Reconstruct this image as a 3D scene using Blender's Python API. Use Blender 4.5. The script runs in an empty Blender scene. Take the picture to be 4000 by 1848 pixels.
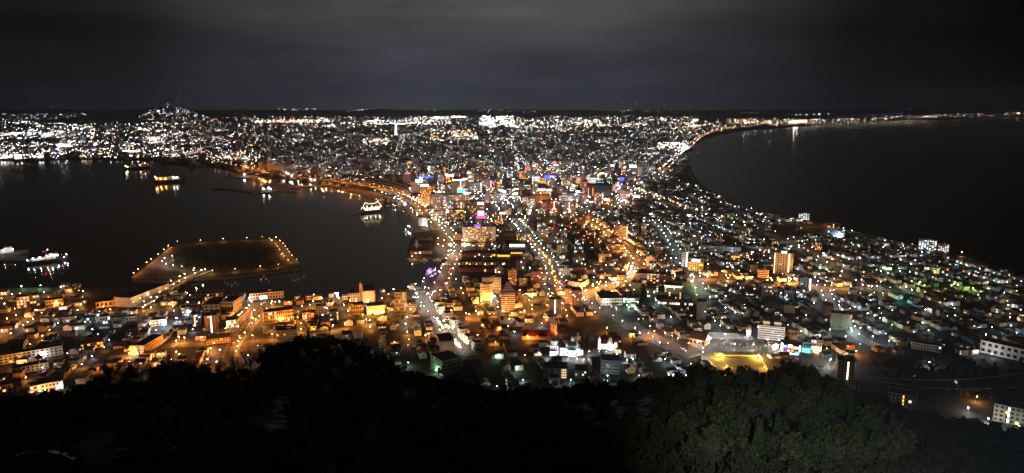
import bpy, bmesh, math, random
import numpy as np
from mathutils import Vector
random.seed(7); rng = np.random.default_rng(7)
S = bpy.context.scene; COL = S.collection
R = math.radians

# ------------------------------------------------------------------ camera
H = 334.0                     # the viewpoint's height over the sea
FPX = 2856.0                  # focal length in pixels of the 4000 px wide photograph
PITCH = math.atan((924 - 363) / FPX)
cam = bpy.data.cameras.new('camera'); co = bpy.data.objects.new('camera', cam); COL.objects.link(co)
cam.sensor_width = 36; cam.lens = 36 * FPX / 4000; cam.clip_start = 0.5; cam.clip_end = 90000
co.location = (0, 0, H); co.rotation_euler = (math.pi / 2 - PITCH, 0, 0)
S.camera = co
CP, SP = math.cos(PITCH), math.sin(PITCH)

# ------------------------------------------------------------------ sky, exposure
S.view_settings.view_transform = 'Standard'; S.view_settings.look = 'None'
S.view_settings.exposure = 0; S.view_settings.gamma = 1
S.cycles.max_bounces = 2; S.cycles.diffuse_bounces = 1; S.cycles.glossy_bounces = 2
S.cycles.volume_bounces = 0; S.cycles.sample_clamp_indirect = 2.0; S.cycles.sample_clamp_direct = 0
S.cycles.caustics_reflective = False; S.cycles.caustics_refractive = False
S.cycles.use_light_tree = True; S.cycles.use_denoising = True
W = bpy.data.worlds.new('World'); S.world = W; W.use_nodes = True
wn, wl = W.node_tree.nodes, W.node_tree.links
bg = wn['Background']; wo = wn['World Output']
sky = wn.new('ShaderNodeTexSky'); sky.sky_type = 'NISHITA'; sky.sun_disc = False
sky.sun_elevation = R(-4); sky.sun_rotation = R(200); sky.altitude = 300
wl.new(sky.outputs[0], bg.inputs[0]); bg.inputs[1].default_value = 0.05
# overcast lit from below by the city: one cloud deck, brightest over the town
tc = wn.new('ShaderNodeTexCoord'); sx = wn.new('ShaderNodeSeparateXYZ'); wl.new(tc.outputs['Generated'], sx.inputs[0])
def wmath(op, a, b=None, c=None):
    n = wn.new('ShaderNodeMath'); n.operation = op
    for i, x in enumerate((a, b, c)):
        if x is None: continue
        if isinstance(x, (int, float)): n.inputs[i].default_value = x
        else: wl.new(x, n.inputs[i])
    return n.outputs[0]
def wramp(fac, stops):
    r = wn.new('ShaderNodeValToRGB'); wl.new(fac, r.inputs[0])
    e = r.color_ramp.elements
    for i, (p, c) in enumerate(stops):
        q = e[i] if i < 2 else e.new(p)
        q.position = p; q.color = (*c, 1) if len(c) == 3 else c
    return r.outputs[0]
az = wmath('ARCTAN2', sx.outputs[0], sx.outputs[1])
azn = wmath('ADD', wmath('DIVIDE', az, 2 * math.pi), 0.5)
# 0.5 = straight ahead; 0.4 / 0.6 = 36 degrees to the west / east
azr = wramp(azn, [(0.0, (.02,)*3), (0.34, (.05,)*3), (0.40, (.13,)*3), (0.425, (.19,)*3), (0.452, (.62,)*3), (0.485, (1,)*3), (0.52, (.86,)*3), (0.545, (.42,)*3), (0.567, (.11,)*3), (0.60, (.018,)*3), (0.68, (.03,)*3), (1.0, (.02,)*3)])
elv = wmath('MULTIPLY_ADD', sx.outputs[2], 2.0, 0.5)      # 0.5 = horizon
elr = wramp(elv, [(0.44, (.040, .044, .060)), (0.5, (.044, .048, .065)), (0.54, (.043, .046, .060)), (0.62, (.052, .055, .064)), (0.71, (.076, .078, .075)), (0.8, (.066, .066, .060)), (1.0, (.055, .055, .054))])
mp = wn.new('ShaderNodeMapping'); mp.inputs['Scale'].default_value = (2.6, 2.6, 13); wl.new(tc.outputs['Generated'], mp.inputs[0])
nz = wn.new('ShaderNodeTexNoise'); nz.inputs['Scale'].default_value = 1.6; nz.inputs['Detail'].default_value = 5; wl.new(mp.outputs[0], nz.inputs[0])
cl = wmath('MULTIPLY_ADD', nz.outputs[0], 1.5, 0.25)
hi = wramp(wmath('ABSOLUTE', sx.outputs[2]), [(.28, (0,)*3), (.8, (.65,)*3)]); mz = wn.new('ShaderNodeMixRGB'); wl.new(hi, mz.inputs[0]); wl.new(azr, mz.inputs[1]); mz.inputs[2].default_value = (1, 1, 1, 1); azr = mz.outputs[0]
m1 = wn.new('ShaderNodeMixRGB'); m1.blend_type = 'MULTIPLY'; m1.inputs[0].default_value = 1; wl.new(elr, m1.inputs[1]); wl.new(azr, m1.inputs[2])
bg2 = wn.new('ShaderNodeBackground'); wl.new(m1.outputs[0], bg2.inputs[0]); wl.new(cl, bg2.inputs[1])
ads = wn.new('ShaderNodeAddShader'); wl.new(bg.outputs[0], ads.inputs[0]); wl.new(bg2.outputs[0], ads.inputs[1]); wl.new(ads.outputs[0], wo.inputs[0])

# ------------------------------------------------------------------ photograph pixel -> place on the ground
def ray(u, v):
    x = (u - 2000) / FPX; y = -(v - 924) / FPX
    return x, CP + y * SP, y * CP - SP
def P(u, v, z=0.0):
    x, y, w = ray(u, v); t = (z - H) / w
    return (x * t, y * t, z)
def proj(x, y, z=0.0):
    zc = y * CP - (z - H) * SP
    yc = y * SP + (z - H) * CP
    return 2000 + FPX * x / zc, 924 - FPX * yc / zc
def height_at(x, y, v):
    """height of the point over (x, y) that shows at picture row v"""
    a = -(v - 924) / FPX                       # yc / zc
    return H + y * (a * CP - SP) / (CP + a * SP)
def inpoly(px, py, poly):
    c = False; j = len(poly) - 1
    for i in range(len(poly)):
        xi, yi = poly[i][0], poly[i][1]; xj, yj = poly[j][0], poly[j][1]
        if (yi > py) != (yj > py) and px < (xj - xi) * (py - yi) / (yj - yi) + xi: c = not c
        j = i
    return c
def lerp(a, b, t): return a + (b - a) * t
def interp(tab, u):
    return float(np.interp(u, [a for a, _ in tab], [b for _, b in tab]))

# ------------------------------------------------------------------ materials
MATS = {}
def pbr(name, col, rough=.85, var=.25, scale=.35, metal=0, spec=.3):
    if name in MATS: return MATS[name]
    m = bpy.data.materials.new(name); m.use_nodes = True; n, l = m.node_tree.nodes, m.node_tree.links
    b = n['Principled BSDF']; b.inputs['Roughness'].default_value = rough; b.inputs['Metallic'].default_value = metal
    b.inputs['Specular IOR Level'].default_value = spec
    g = n.new('ShaderNodeNewGeometry'); t = n.new('ShaderNodeTexNoise'); t.inputs['Scale'].default_value = scale; t.inputs['Detail'].default_value = 5
    l.new(g.outputs['Position'], t.inputs['Vector'])
    r = n.new('ShaderNodeValToRGB'); l.new(t.outputs[0], r.inputs[0])
    r.color_ramp.elements[0].position = .3; r.color_ramp.elements[1].position = .72
    r.color_ramp.elements[0].color = (*[c * (1 - var) for c in col], 1); r.color_ramp.elements[1].color = (*[min(1, c * (1 + var)) for c in col], 1)
    l.new(r.outputs[0], b.inputs['Base Color'])
    MATS[name] = m; return m
def glow(name, col, e, samp='NONE'):
    if name in MATS: return MATS[name]
    m = bpy.data.materials.new(name); m.use_nodes = True; n, l = m.node_tree.nodes, m.node_tree.links
    n.remove(n['Principled BSDF']); q = n.new('ShaderNodeEmission'); q.inputs[0].default_value = (*col, 1); q.inputs[1].default_value = e
    l.new(q.outputs[0], n['Material Output'].inputs[0]); MATS[name] = m
    m.cycles.emission_sampling = samp; return m
LC = {'magenta': (1, .05, .28), 'orange': (1, .30, .045), 'amber': (1, .375, .07), 'warm': (1, .62, .34), 'white': (1, .96, .91), 'cool': (.74, .90, 1), 'green': (.62, 1, .62), 'lime': (.6, 1, .2),
      'red': (1, .03, .05), 'pink': (1, .30, .42), 'blue': (.06, .10, 1), 'violet': (.30, .11, 1), 'cyan': (.2, .85, 1), 'gold': (1, .45, .065)}
def lamp(c, e): return glow(f'{c} light {e:g}', LC[c], e)
LCB = dict(LC); LCB.update(orange=(1, .50, .16), amber=(1, .60, .24), gold=(1, .66, .22))
CAP = {'violet': 6, 'magenta': 4, 'blue': 4, 'cyan': 2, 'pink': 2.2, 'red': 9}
def bulb(c, e): e = min(e, CAP.get(c, 1e9)); return glow(f'{c} bulb {e:g}', LCB[c], e)
SCAP = {'magenta': 4, 'orange': 2.2, 'amber': 2.6, 'gold': 2.6, 'pink': 1.5, 'blue': 3, 'violet': 2, 'cyan': 1.6, 'red': 3}
def signm(c, e): e = min(e, SCAP.get(c, 1e9)); return glow(f'{c} sign {e:g}', LC[c], e, 'AUTO')
NLIGHT = [0]
def beam(x, y, z, c, power, parent=None, soft=.25):
    """the light a lamp gives off; over the far city, one added for many lamps"""
    key = (c, round(power, -2)); 
    if key not in BEAMS: L_ = bpy.data.lights.new('lamp light', 'POINT'); L_.energy = key[1]; L_.color = LC[c]; L_.shadow_soft_size = soft; BEAMS[key] = L_
    o = bpy.data.objects.new('lamp light', BEAMS[key]); COL.objects.link(o); o.location = (x, y, z); o.parent = parent; NLIGHT[0] += 1; return o
BEAMS = {}
WALLS = {'white': (.62, .62, .60), 'cream': (.58, .52, .42), 'beige': (.45, .40, .33), 'grey': (.32, .32, .33), 'pale grey': (.48, .48, .49), 'brown': (.22, .15, .11), 'brick': (.27, .12, .08),
         'ochre': (.50, .34, .16), 'pink': (.50, .38, .36), 'blue grey': (.36, .41, .48), 'green grey': (.36, .42, .36), 'dark grey': (.12, .12, .125), 'olive': (.25, .23, .16), 'black': (.035, .035, .04), 'cyan': (.28, .55, .62), 'yellow': (.6, .45, .12)}
def wall(c): return pbr('wall ' + c, WALLS[c], .85, .18, .25)
ROOFS = {'dark grey': (.055, .055, .06), 'brown': (.09, .06, .045), 'dark red': (.16, .035, .03), 'slate blue': (.07, .085, .12), 'black': (.03, .03, .033), 'grey': (.13, .13, .135), 'green': (.05, .09, .07)}
def roofm(c): return pbr('roof ' + c, ROOFS[c], .6, .25, .6)
ASPHALT = pbr('asphalt', (.062, .06, .058), .8, .3, .12)
PAVE = pbr('paving', (.085, .082, .078), .85, .25, .3)
SOIL = pbr('town ground', (.027, .027, .026), .95, .45, .03)
CONC = pbr('concrete', (.36, .35, .33), .85, .25, .2)
QUAY = pbr('quay concrete', (.22, .21, .2), .85, .3, .1)
GLASS = pbr('dark glass', (.02, .022, .026), .15, .1, .3, 0, .6)
STEEL = pbr('painted steel', (.25, .25, .26), .5, .15, .6, .3)
BARK = pbr('bark', (.07, .055, .045), .95, .3, 2)
LEAFA = pbr('evergreen leaves', (.035, .06, .022), .75, .45, .8)
LEAFB = pbr('olive leaves', (.055, .07, .025), .75, .4, .8)
TWIG = pbr('bare twigs', (.13, .115, .095), .9, .3, .8)
GRASS = pbr('dry grass', (.05, .058, .024), .95, .4, .15)
WHITEP = pbr('white paint', (.75, .75, .74), .5, .1, .4)
HULLD = pbr('dark hull paint', (.03, .035, .05), .45, .15, .3)
SNOW = pbr('thin snow', (.17, .17, .18), .9, .35, .2)
SAND = pbr('wet sand', (.12, .11, .10), .8, .3, .02)

# ------------------------------------------------------------------ mesh helper
class MB:
    def __init__(s): s.v = []; s.f = []; s.m = []; s.mats = []
    def mi(s, m):
        if m not in s.mats: s.mats.append(m)
        return s.mats.index(m)
    def add(s, vs, fs, m):
        o = len(s.v); s.v.extend(vs); k = s.mi(m)
        for f in fs: s.f.append(tuple(i + o for i in f)); s.m.append(k)
    def prism(s, poly, z0, z1, m, mtop=None, bottom=False):
        n = len(poly)
        vs = [(p[0], p[1], z0) for p in poly] + [(p[0], p[1], z1) for p in poly]
        s.add(vs, [(i, (i + 1) % n, n + (i + 1) % n, n + i) for i in range(n)] + ([tuple(range(n - 1, -1, -1))] if bottom else []), m)
        o = len(s.v) - 2 * n; s.f.append(tuple(o + n + i for i in range(n))); s.m.append(s.mi(mtop or m))
    def box(s, cx, cy, z0, sx, sy, h, m, rot=0.0, mtop=None):
        c, q = math.cos(rot), math.sin(rot); a, b = sx / 2, sy / 2
        s.prism([(cx + x * c - y * q, cy + x * q + y * c) for x, y in ((-a, -b), (a, -b), (a, b), (-a, b))], z0, z0 + h, m, mtop, True)
    def gable(s, cx, cy, z0, sx, sy, rise, m, rot=0.0, over=.5, hip=0.0, mg=None):
        """ridge along local x"""
        c, q = math.cos(rot), math.sin(rot); a, b = sx / 2 + over, sy / 2 + over
        pts = [(-a, -b, 0), (a, -b, 0), (a, b, 0), (-a, b, 0), (-a + hip, 0, rise), (a - hip, 0, rise)]
        s.add([(cx + x * c - y * q, cy + x * q + y * c, z0 + z) for x, y, z in pts], [(0, 1, 5, 4), (2, 3, 4, 5), (3, 2, 1, 0)], m)
        s.add([(cx + x * c - y * q, cy + x * q + y * c, z0 + z) for x, y, z in pts], [(1, 2, 5), (3, 0, 4)], mg or m)
    def octa(s, x, y, z, r, m, sz=1.0):
        s.add([(x + r, y, z), (x, y + r, z), (x - r, y, z), (x, y - r, z), (x, y, z + r * sz), (x, y, z - r * sz)],
              [(0, 1, 4), (1, 2, 4), (2, 3, 4), (3, 0, 4), (1, 0, 5), (2, 1, 5), (3, 2, 5), (0, 3, 5)], m)
    def cyl(s, x, y, z0, z1, r0, r1, m, n=10, cap=True):
        vs = []
        for z, r in ((z0, r0), (z1, r1)):
            vs += [(x + r * math.cos(2 * math.pi * i / n), y + r * math.sin(2 * math.pi * i / n), z) for i in range(n)]
        fs = [(i, (i + 1) % n, n + (i + 1) % n, n + i) for i in range(n)]
        if cap: fs += [tuple(range(n, 2 * n)), tuple(range(n - 1, -1, -1))]
        s.add(vs, fs, m)
    def lathe(s, x, y, z, prof, m, n=12):
        vs = []
        for r, h in prof: vs += [(x + r * math.cos(2 * math.pi * i / n), y + r * math.sin(2 * math.pi * i / n), z + h) for i in range(n)]
        fs = []
        for k in range(len(prof) - 1):
            fs += [(k * n + i, k * n + (i + 1) % n, (k + 1) * n + (i + 1) % n, (k + 1) * n + i) for i in range(n)]
        s.add(vs, fs, m)
    def bar(s, a, b, r0, r1, m, n=5):
        a, b = Vector(a), Vector(b); d = (b - a)
        if d.length < 1e-6: return
        d.normalize(); e = d.orthogonal().normalized(); g = d.cross(e)
        vs = []
        for p, r in ((a, r0), (b, r1)):
            for i in range(n):
                t = 2 * math.pi * i / n; vs.append(tuple(p + (e * math.cos(t) + g * math.sin(t)) * r))
        s.add(vs, [(i, (i + 1) % n, n + (i + 1) % n, n + i) for i in range(n)] + [tuple(range(n, 2 * n)), tuple(range(n - 1, -1, -1))], m)
    def ribbon(s, pts, w, z, m):
        """flat strip of width w along pts (x, y) at height z"""
        n = len(pts); vs = []
        for i, p in enumerate(pts):
            a = pts[max(0, i - 1)]; b = pts[min(n - 1, i + 1)]
            dx, dy = b[0] - a[0], b[1] - a[1]; L = math.hypot(dx, dy) or 1
            nx, ny = -dy / L * w / 2, dx / L * w / 2
            zz = z if len(p) < 3 or z is not None else p[2]
            vs += [(p[0] + nx, p[1] + ny, zz), (p[0] - nx, p[1] - ny, zz)]
        s.add(vs, [(2 * i + 1, 2 * i + 3, 2 * i + 2, 2 * i) for i in range(n - 1)], m)
    def mesh(s, name):
        me = bpy.data.meshes.new(name); me.from_pydata(s.v, [], s.f)
        for m in s.mats: me.materials.append(m)
        if s.m: me.polygons.foreach_set('material_index', s.m)
        me.update(); return me
    def build(s, name, parent=None, loc=None, rz=0.0):
        o = bpy.data.objects.new(name, s.mesh(name)); COL.objects.link(o)
        if parent: o.parent = parent
        if loc: o.location = loc
        if rz: o.rotation_euler = (0, 0, rz)
        return o
def thing(name, label, cat, loc=(0, 0, 0), rz=0.0, group=None):
    o = bpy.data.objects.new(name, None); COL.objects.link(o); o.location = loc; o.rotation_euler = (0, 0, rz)
    o['label'] = label; o['category'] = cat
    if group: o['group'] = group
    return o
def tag(o, label=None, cat=None, group=None, kind=None):
    if label: o['label'] = label
    if cat: o['category'] = cat
    if group: o['group'] = group
    if kind: o['kind'] = kind
    return o
def child(name, me, parent, loc=(0, 0, 0), rz=0.0, sc=None):
    o = bpy.data.objects.new(name, me); COL.objects.link(o); o.parent = parent; o.location = loc; o.rotation_euler = (0, 0, rz)
    if sc: o.scale = sc
    return o
ORD = ['first', 'second', 'third', 'fourth', 'fifth', 'sixth', 'seventh', 'eighth', 'ninth', 'tenth', 'eleventh', 'twelfth', 'thirteenth', 'fourteenth', 'fifteenth', 'sixteenth', 'seventeenth', 'eighteenth', 'nineteenth', 'twentieth']
TENS = {2: 'twenty', 3: 'thirty', 4: 'forty', 5: 'fifty', 6: 'sixty', 7: 'seventy', 8: 'eighty', 9: 'ninety'}
TTH = {2: 'twentieth', 3: 'thirtieth', 4: 'fortieth', 5: 'fiftieth', 6: 'sixtieth', 7: 'seventieth', 8: 'eightieth', 9: 'ninetieth'}
def ordw(k):      # 0-based
    k += 1
    if k <= 20: return ORD[k - 1]
    t, o = divmod(k, 10)
    return TTH[t] if o == 0 else f'{TENS[t]}-{ORD[o - 1]}'
def line_px(pts, z=0.0): return [P(u, v, z) for u, v in pts]
def resample(pts, step):
    out = []; acc = 0.0
    for a, b in zip(pts, pts[1:]):
        L = math.dist(a[:2], b[:2]); t = acc
        while t < L:
            f = t / L; out.append((lerp(a[0], b[0], f), lerp(a[1], b[1], f), math.atan2(b[1] - a[1], b[0] - a[0]))); t += step
        acc = t - L
    return out
def smooth(pts, k=6):
    out = []
    n = len(pts)
    for i in range(n - 1):
        p0, p1, p2, p3 = pts[max(0, i - 1)], pts[i], pts[i + 1], pts[min(n - 1, i + 2)]
        for j in range(k):
            t = j / k
            out.append(tuple(.5 * (2 * p1[d] + (p2[d] - p0[d]) * t + (2 * p0[d] - 5 * p1[d] + 4 * p2[d] - p3[d]) * t * t + (3 * p1[d] - p0[d] - 3 * p2[d] + p3[d]) * t ** 3) for d in range(2)))
    out.append(tuple(pts[-1][:2])); return out

# ------------------------------------------------------------------ sea, land, beach
wm = bpy.data.materials.new('sea water'); wm.use_nodes = True; n, l = wm.node_tree.nodes, wm.node_tree.links
b = n['Principled BSDF']; b.inputs['Base Color'].default_value = (.006, .008, .009, 1); b.inputs['Roughness'].default_value = .07; b.inputs['IOR'].default_value = 1.33
g = n.new('ShaderNodeNewGeometry'); mpn = n.new('ShaderNodeMapping'); mpn.inputs['Scale'].default_value = (.11, .05, .1); mpn.inputs['Rotation'].default_value = (0, 0, .5)
l.new(g.outputs['Position'], mpn.inputs[0]); t = n.new('ShaderNodeTexNoise'); t.inputs['Scale'].default_value = 1; t.inputs['Detail'].default_value = 6; t.inputs['Roughness'].default_value = .6
l.new(mpn.outputs[0], t.inputs['Vector']); bp = n.new('ShaderNodeBump'); bp.inputs['Strength'].default_value = .28; bp.inputs['Distance'].default_value = 1.2
l.new(t.outputs[0], bp.inputs['Height']); l.new(bp.outputs[0], b.inputs['Normal'])
mb = MB(); mb.add([(-20000, -3000, -2), (20000, -3000, -2), (20000, 15000, -2), (-20000, 15000, -2)], [(0, 1, 2, 3)], wm)
tag(mb.build('sea'), 'calm dark sea and harbour water', kind='structure')

BAY = [(-900, 1140), (0, 1126), (300, 1120), (330, 1124), (470, 1122), (520, 1121), (592, 1122), (640, 1150), (835, 1150), (848, 1163), (943, 1158), (980, 1136), (1095, 1136), (1112, 1160), (1310, 1160), (1368, 1150), (1470, 1146), (1550, 1132), (1620, 1122), (1645, 1112), (1660, 1090), (1676, 1078), (1694, 1086), (1738, 1068), (1768, 1018), (1758, 1007),
       (1588, 1010), (1600, 945), (1616, 922), (1619, 880), (1604, 838), (1566, 812), (1520, 812), (1490, 808), (1452, 778), (1395, 752), (1330, 739), (1285, 724), (1228, 716), (1150, 700), (1070, 691), (1010, 684), (955, 676), (905, 668), (880, 655), (780, 651), (735, 648), (655, 642), (600, 626), (300, 622), (233, 620), (190, 629), (0, 629), (-900, 626)]
STRAIT = [(4800, 441), (4400, 446), (4000, 453), (3800, 463), (3500, 476), (3200, 488), (3050, 498), (2950, 506), (2870, 515), (2800, 527), (2750, 543), (2722, 560), (2706, 583), (2692, 614), (2684, 640), (2694, 668), (2715, 705), (2745, 735), (2796, 765), (2890, 806), (3000, 836), (3170, 870), (3280, 897), (3420, 928), (3570, 961), (3700, 989), (3800, 1010), (3930, 1052), (4100, 1108), (4900, 1330)]
LANDPX = BAY + STRAIT
LAND = [P(u, v)[:2] for u, v in BAY] + [(-14000, 7500), (-14000, 15000), (16000, 15000), (16000, 14500)] + [P(u, v)[:2] for u, v in STRAIT] + [(1500, 250), (900, -500), (-900, -500), (-1500, 400)]
mb = MB(); mb.prism(LAND, -6, 0, QUAY, SOIL)
tag(mb.build('land'), 'flat ground under the town', kind='structure')
def on_land(x, y): return inpoly(x, y, LAND)
mb = MB()
bl = smooth([P(u, v)[:2] for u, v in STRAIT[7:25]], 5)
mb.ribbon(bl, 26, .12, SAND); tag(mb.build('beach'), 'narrow dark beach along the strait', kind='structure')

# hill country behind the town
HILL = pbr('dark hill forest', (.022, .026, .022), .95, .3, .002)
def ridge(x0, x1, y, depth, prof, name):
    n = 90; k = 9; vs = []; fs = []
    for j in range(k):
        f = j / (k - 1); s = math.sin(math.pi * f) ** 1.2
        for i in range(n):
            x = lerp(x0, x1, i / (n - 1)); h = interp(prof, x) * s * (1 + .12 * math.sin(i * 1.7 + j) + .08 * math.sin(i * .6 + 2 * j))
            vs.append((x, y + depth * (f - .5), max(0, h) + .5))
    for j in range(k - 1):
        for i in range(n - 1): a = j * n + i; fs.append((a, a + 1, a + n + 1, a + n))
    m = MB(); m.add(vs, fs, HILL); o = m.build(name); tag(o, kind='structure'); return o
def X(u, y): return (u - 2000) / FPX * y * 1.02
yh = 9600
ridge(X(330, yh), X(900, yh), yh, 3200, [(X(330, yh), 0), (X(480, yh), 70), (X(600, yh), 105), (X(670, yh), 150), (X(720, yh), 125), (X(800, yh), 60), (X(880, yh), 0)], 'hill')
yh = 13300
hv = lambda v: H - (v - 363) / FPX * 13000
ridge(X(-300, yh), X(2900, yh), yh, 1500, [(X(u, yh), hv(v)) for u, v in ((-300, 432), (150, 425), (260, 425), (500, 436), (1000, 436), (1090, 428), (1200, 423), (1300, 427), (1380, 431), (1430, 428), (1500, 424), (1560, 430), (1640, 431), (1720, 427), (1780, 431), (1850, 428), (1950, 425), (2080, 427), (2150, 431), (2310, 431), (2400, 427), (2500, 430), (2600, 427), (2750, 433), (2900, 437))], 'far hills')
# ------------------------------------------------------------------ the mountain the picture is taken from
SIL = [(-900, 1720), (-300, 1650), (0, 1612), (150, 1592), (260, 1574), (330, 1545), (400, 1512), (500, 1502), (600, 1500), (750, 1492), (850, 1484), (930, 1474), (1000, 1446), (1060, 1400), (1120, 1372), (1200, 1358), (1330, 1354), (1380, 1378), (1450, 1412), (1500, 1440), (1560, 1478), (1650, 1512), (1750, 1530), (1850, 1552), (2000, 1560), (2200, 1560), (2350, 1552), (2500, 1534), (2620, 1520), (2690, 1500), (2720, 1482),
       (2790, 1490), (3000, 1496), (3060, 1470), (3110, 1462), (3160, 1490), (3230, 1524), (3300, 1565), (3400, 1605), (3500, 1640), (3650, 1680), (3800, 1705), (4000, 1735), (4400, 1800), (5200, 1900)]
def terrain(u, d):
    """height at horizontal distance d along the bearing of pixel column u"""
    v = interp(SIL, u); x, y, w = ray(u, v); hd = math.hypot(x, y); th = math.atan2(-w, hd)
    dh = H / math.tan(th); ds = dh * .64
    if d <= ds:
        t = max(0.0, 1 - d / ds)
        a = th + (R(41) - th) * t ** 2.1
        return max(0, H - d * math.tan(a) - 3 * t)
    zs = H - ds * math.tan(th); t = min(1.0, (d - ds) / (dh - ds) * 1.02)
    return zs * (1 - t) ** 1.25 - 1.5 * (t ** 4)
def t_at(x, y):
    d = math.hypot(x, y); u = 2000 + FPX * (x / max(y, 1)) * (CP - SP * 0)     # bearing, near enough to the pixel column on the ground
    # column of a ground point: solve with the real projection at a representative height
    for _ in range(3):
        z = terrain(u, d); u = proj(x, y, z)[0]
    return terrain(u, d)
FLOOR = pbr('forest floor', (.018, .017, .012), 1, .5, .08)
us = np.linspace(-900, 5000, 200); vs = []; fs = []
ND = 70
for u in us:
    v = interp(SIL, u); x, y, w = ray(u, v); hd = math.hypot(x, y); dx, dy = x / hd, y / hd
    th = math.atan2(-w, hd); dh = H / math.tan(th)
    for k in range(ND):
        d = 9 + (dh * 1.0 - 9) * (k / (ND - 1)) ** 1.25
        vs.append((dx * d, dy * d, terrain(u, d) + (1.2 * math.sin(d * .05 + u * .011) + .8 * math.sin(d * .13 - u * .023)) * min(1, d / 150) * (1 if k < ND - 1 else 0)))
for i in range(len(us) - 1):
    for k in range(ND - 1): a = i * ND + k; fs.append((a, a + ND, a + ND + 1, a + 1))
mb = MB(); mb.add(vs, fs, FLOOR); tag(mb.build('mountain'), 'steep wooded mountainside below the viewpoint', kind='structure')
def on_slope(u, v):
    """point of the mountainside that shows at (u, v)"""
    x, y, w = ray(u, v); hd = math.hypot(x, y)
    d = 20.0
    while d < 1500:
        if H + w / hd * d <= terrain(u, d): break
        d += 2
    return (x / hd * d, y / hd * d, terrain(u, d))

# ------------------------------------------------------------------ roads
ROADS = {}          # name -> (list of (x, y), width)
mbr = {}
def road(key, px, w, mat=None, z=.06, k=6, kerb=True):
    pts = smooth([P(u, v)[:2] for u, v in px], k); ROADS[key] = (pts, w)
    m = MB()
    if kerb: m.ribbon(pts, w + 6, z - .03, PAVE)
    m.ribbon(pts, w, z, mat or ASPHALT)
    tag(m.build('road'), key, kind='structure'); return pts
AVE = [(2010, 868), (2050, 909), (2097, 975), (2136, 1014), (2155, 1053), (2167, 1099), (2194, 1119)]
road('tree lined avenue', AVE, 22)
SLOPE = [(2194, 1119), (2280, 1161), (2365, 1216), (2446, 1262), (2530, 1310), (2640, 1360), (2720, 1392)]
road('wide white lit street', SLOPE, 22)
BAYRD = [(1615, 1160), (1690, 1150), (1722, 1122), (1752, 1050), (1778, 1000), (1796, 968), (1765, 928), (1725, 880), (1690, 850)]
road('waterfront road', BAYRD, 20)
GREEN = [(1640, 1140), (1665, 1190), (1700, 1232), (1740, 1272), (1776, 1312), (1812, 1352), (1845, 1390)]
road('steep garlanded street', GREEN, 16, z=.09)
ORANGE = [(2285, 862), (2349, 905), (2400, 935), (2446, 960), (2470, 1000), (2500, 1036), (2468, 1062), (2440, 1092), (2350, 1128), (2270, 1150), (2205, 1165)]
road('orange curved road', ORANGE, 20, z=.08)
EAST = [(2420, 720), (2500, 752), (2560, 776), (2660, 815), (2770, 848), (2900, 885), (3000, 915), (3078, 940), (3194, 1006), (3310, 1076), (3419, 1122), (3480, 1150)]
road('long eastern road', EAST, 20)
CROSS = [(2480, 1080), (2640, 1090), (2776, 1094), (2900, 1100), (3000, 1106), (3130, 1112), (3250, 1128), (3400, 1128)]
road('amber cross street', CROSS, 15, z=.08)
TOWER = [(2560, 870), (2600, 915), (2640, 985), (2660, 1030), (2700, 1072), (2716, 1096), (2735, 1140), (2745, 1200)]
road('short white street', TOWER, 14, z=.09)
GREY = [(3180, 1115), (3217, 1140), (3245, 1195), (3300, 1262), (3360, 1320), (3420, 1350)]
road('pale side street', GREY, 12, z=.09)
LOWER = [(862, 1440), (872, 1395), (890, 1345), (930, 1300), (960, 1262), (1010, 1215), (1030, 1180)]
road('obelisk boulevard', LOWER, 30, z=.09)
LONG = [(560, 1215), (700, 1208), (830, 1190), (960, 1198), (1130, 1206), (1300, 1208), (1480, 1178), (1600, 1160)]
road('western shore road', LONG, 14, z=.1)
MOTO = [(1000, 1335), (1160, 1322), (1330, 1292), (1500, 1262), (1680, 1210)]
road('amber hillside street', MOTO, 10, z=.08)
MOTO2 = [(1680, 1212), (1800, 1245), (1920, 1250), (2050, 1240), (2200, 1200)]
road('amber middle street', MOTO2, 10, z=.07)
LEFTRD = [(420, 1400), (560, 1385), (640, 1352), (760, 1346), (890, 1345)]
road('amber slope street', LEFTRD, 12, z=.07)
COAST = [(2560, 690), (2590, 668), (2620, 640), (2650, 605), (2690, 577), (2716, 552), (2760, 524), (2840, 503), (2960, 492)]
road('coast road full of traffic', COAST, 24)
STAR = [(1523, 678), (1538, 650), (1545, 630), (1556, 598), (1562, 572), (1570, 550), (1573, 528)]
road('street to the lookout tower', STAR, 24)
FAR1 = [(1885, 615), (1930, 640), (1970, 660), (2010, 680), (2050, 700)]
road('green lit boulevard', FAR1, 24)
FAR2 = [(1790, 528), (1840, 548), (1890, 565), (1930, 588)]
road('gold lit boulevard', FAR2, 26)
FAR3 = [(2280, 640), (2330, 618), (2390, 596), (2450, 575), (2540, 560)]
road('white lit suburban road', FAR3, 22)
FAR4 = [(2300, 690), (2340, 672), (2400, 632), (2460, 600)]
road('cool lit suburban road', FAR4, 22)
HARB = [(1690, 842), (1640, 812), (1606, 792), (1560, 772)]
road('quay road', HARB, 18)
PIERRD = [(560, 1200), (590, 1180), (640, 1150), (700, 1118), (760, 1090), (806, 1070)]

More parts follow.
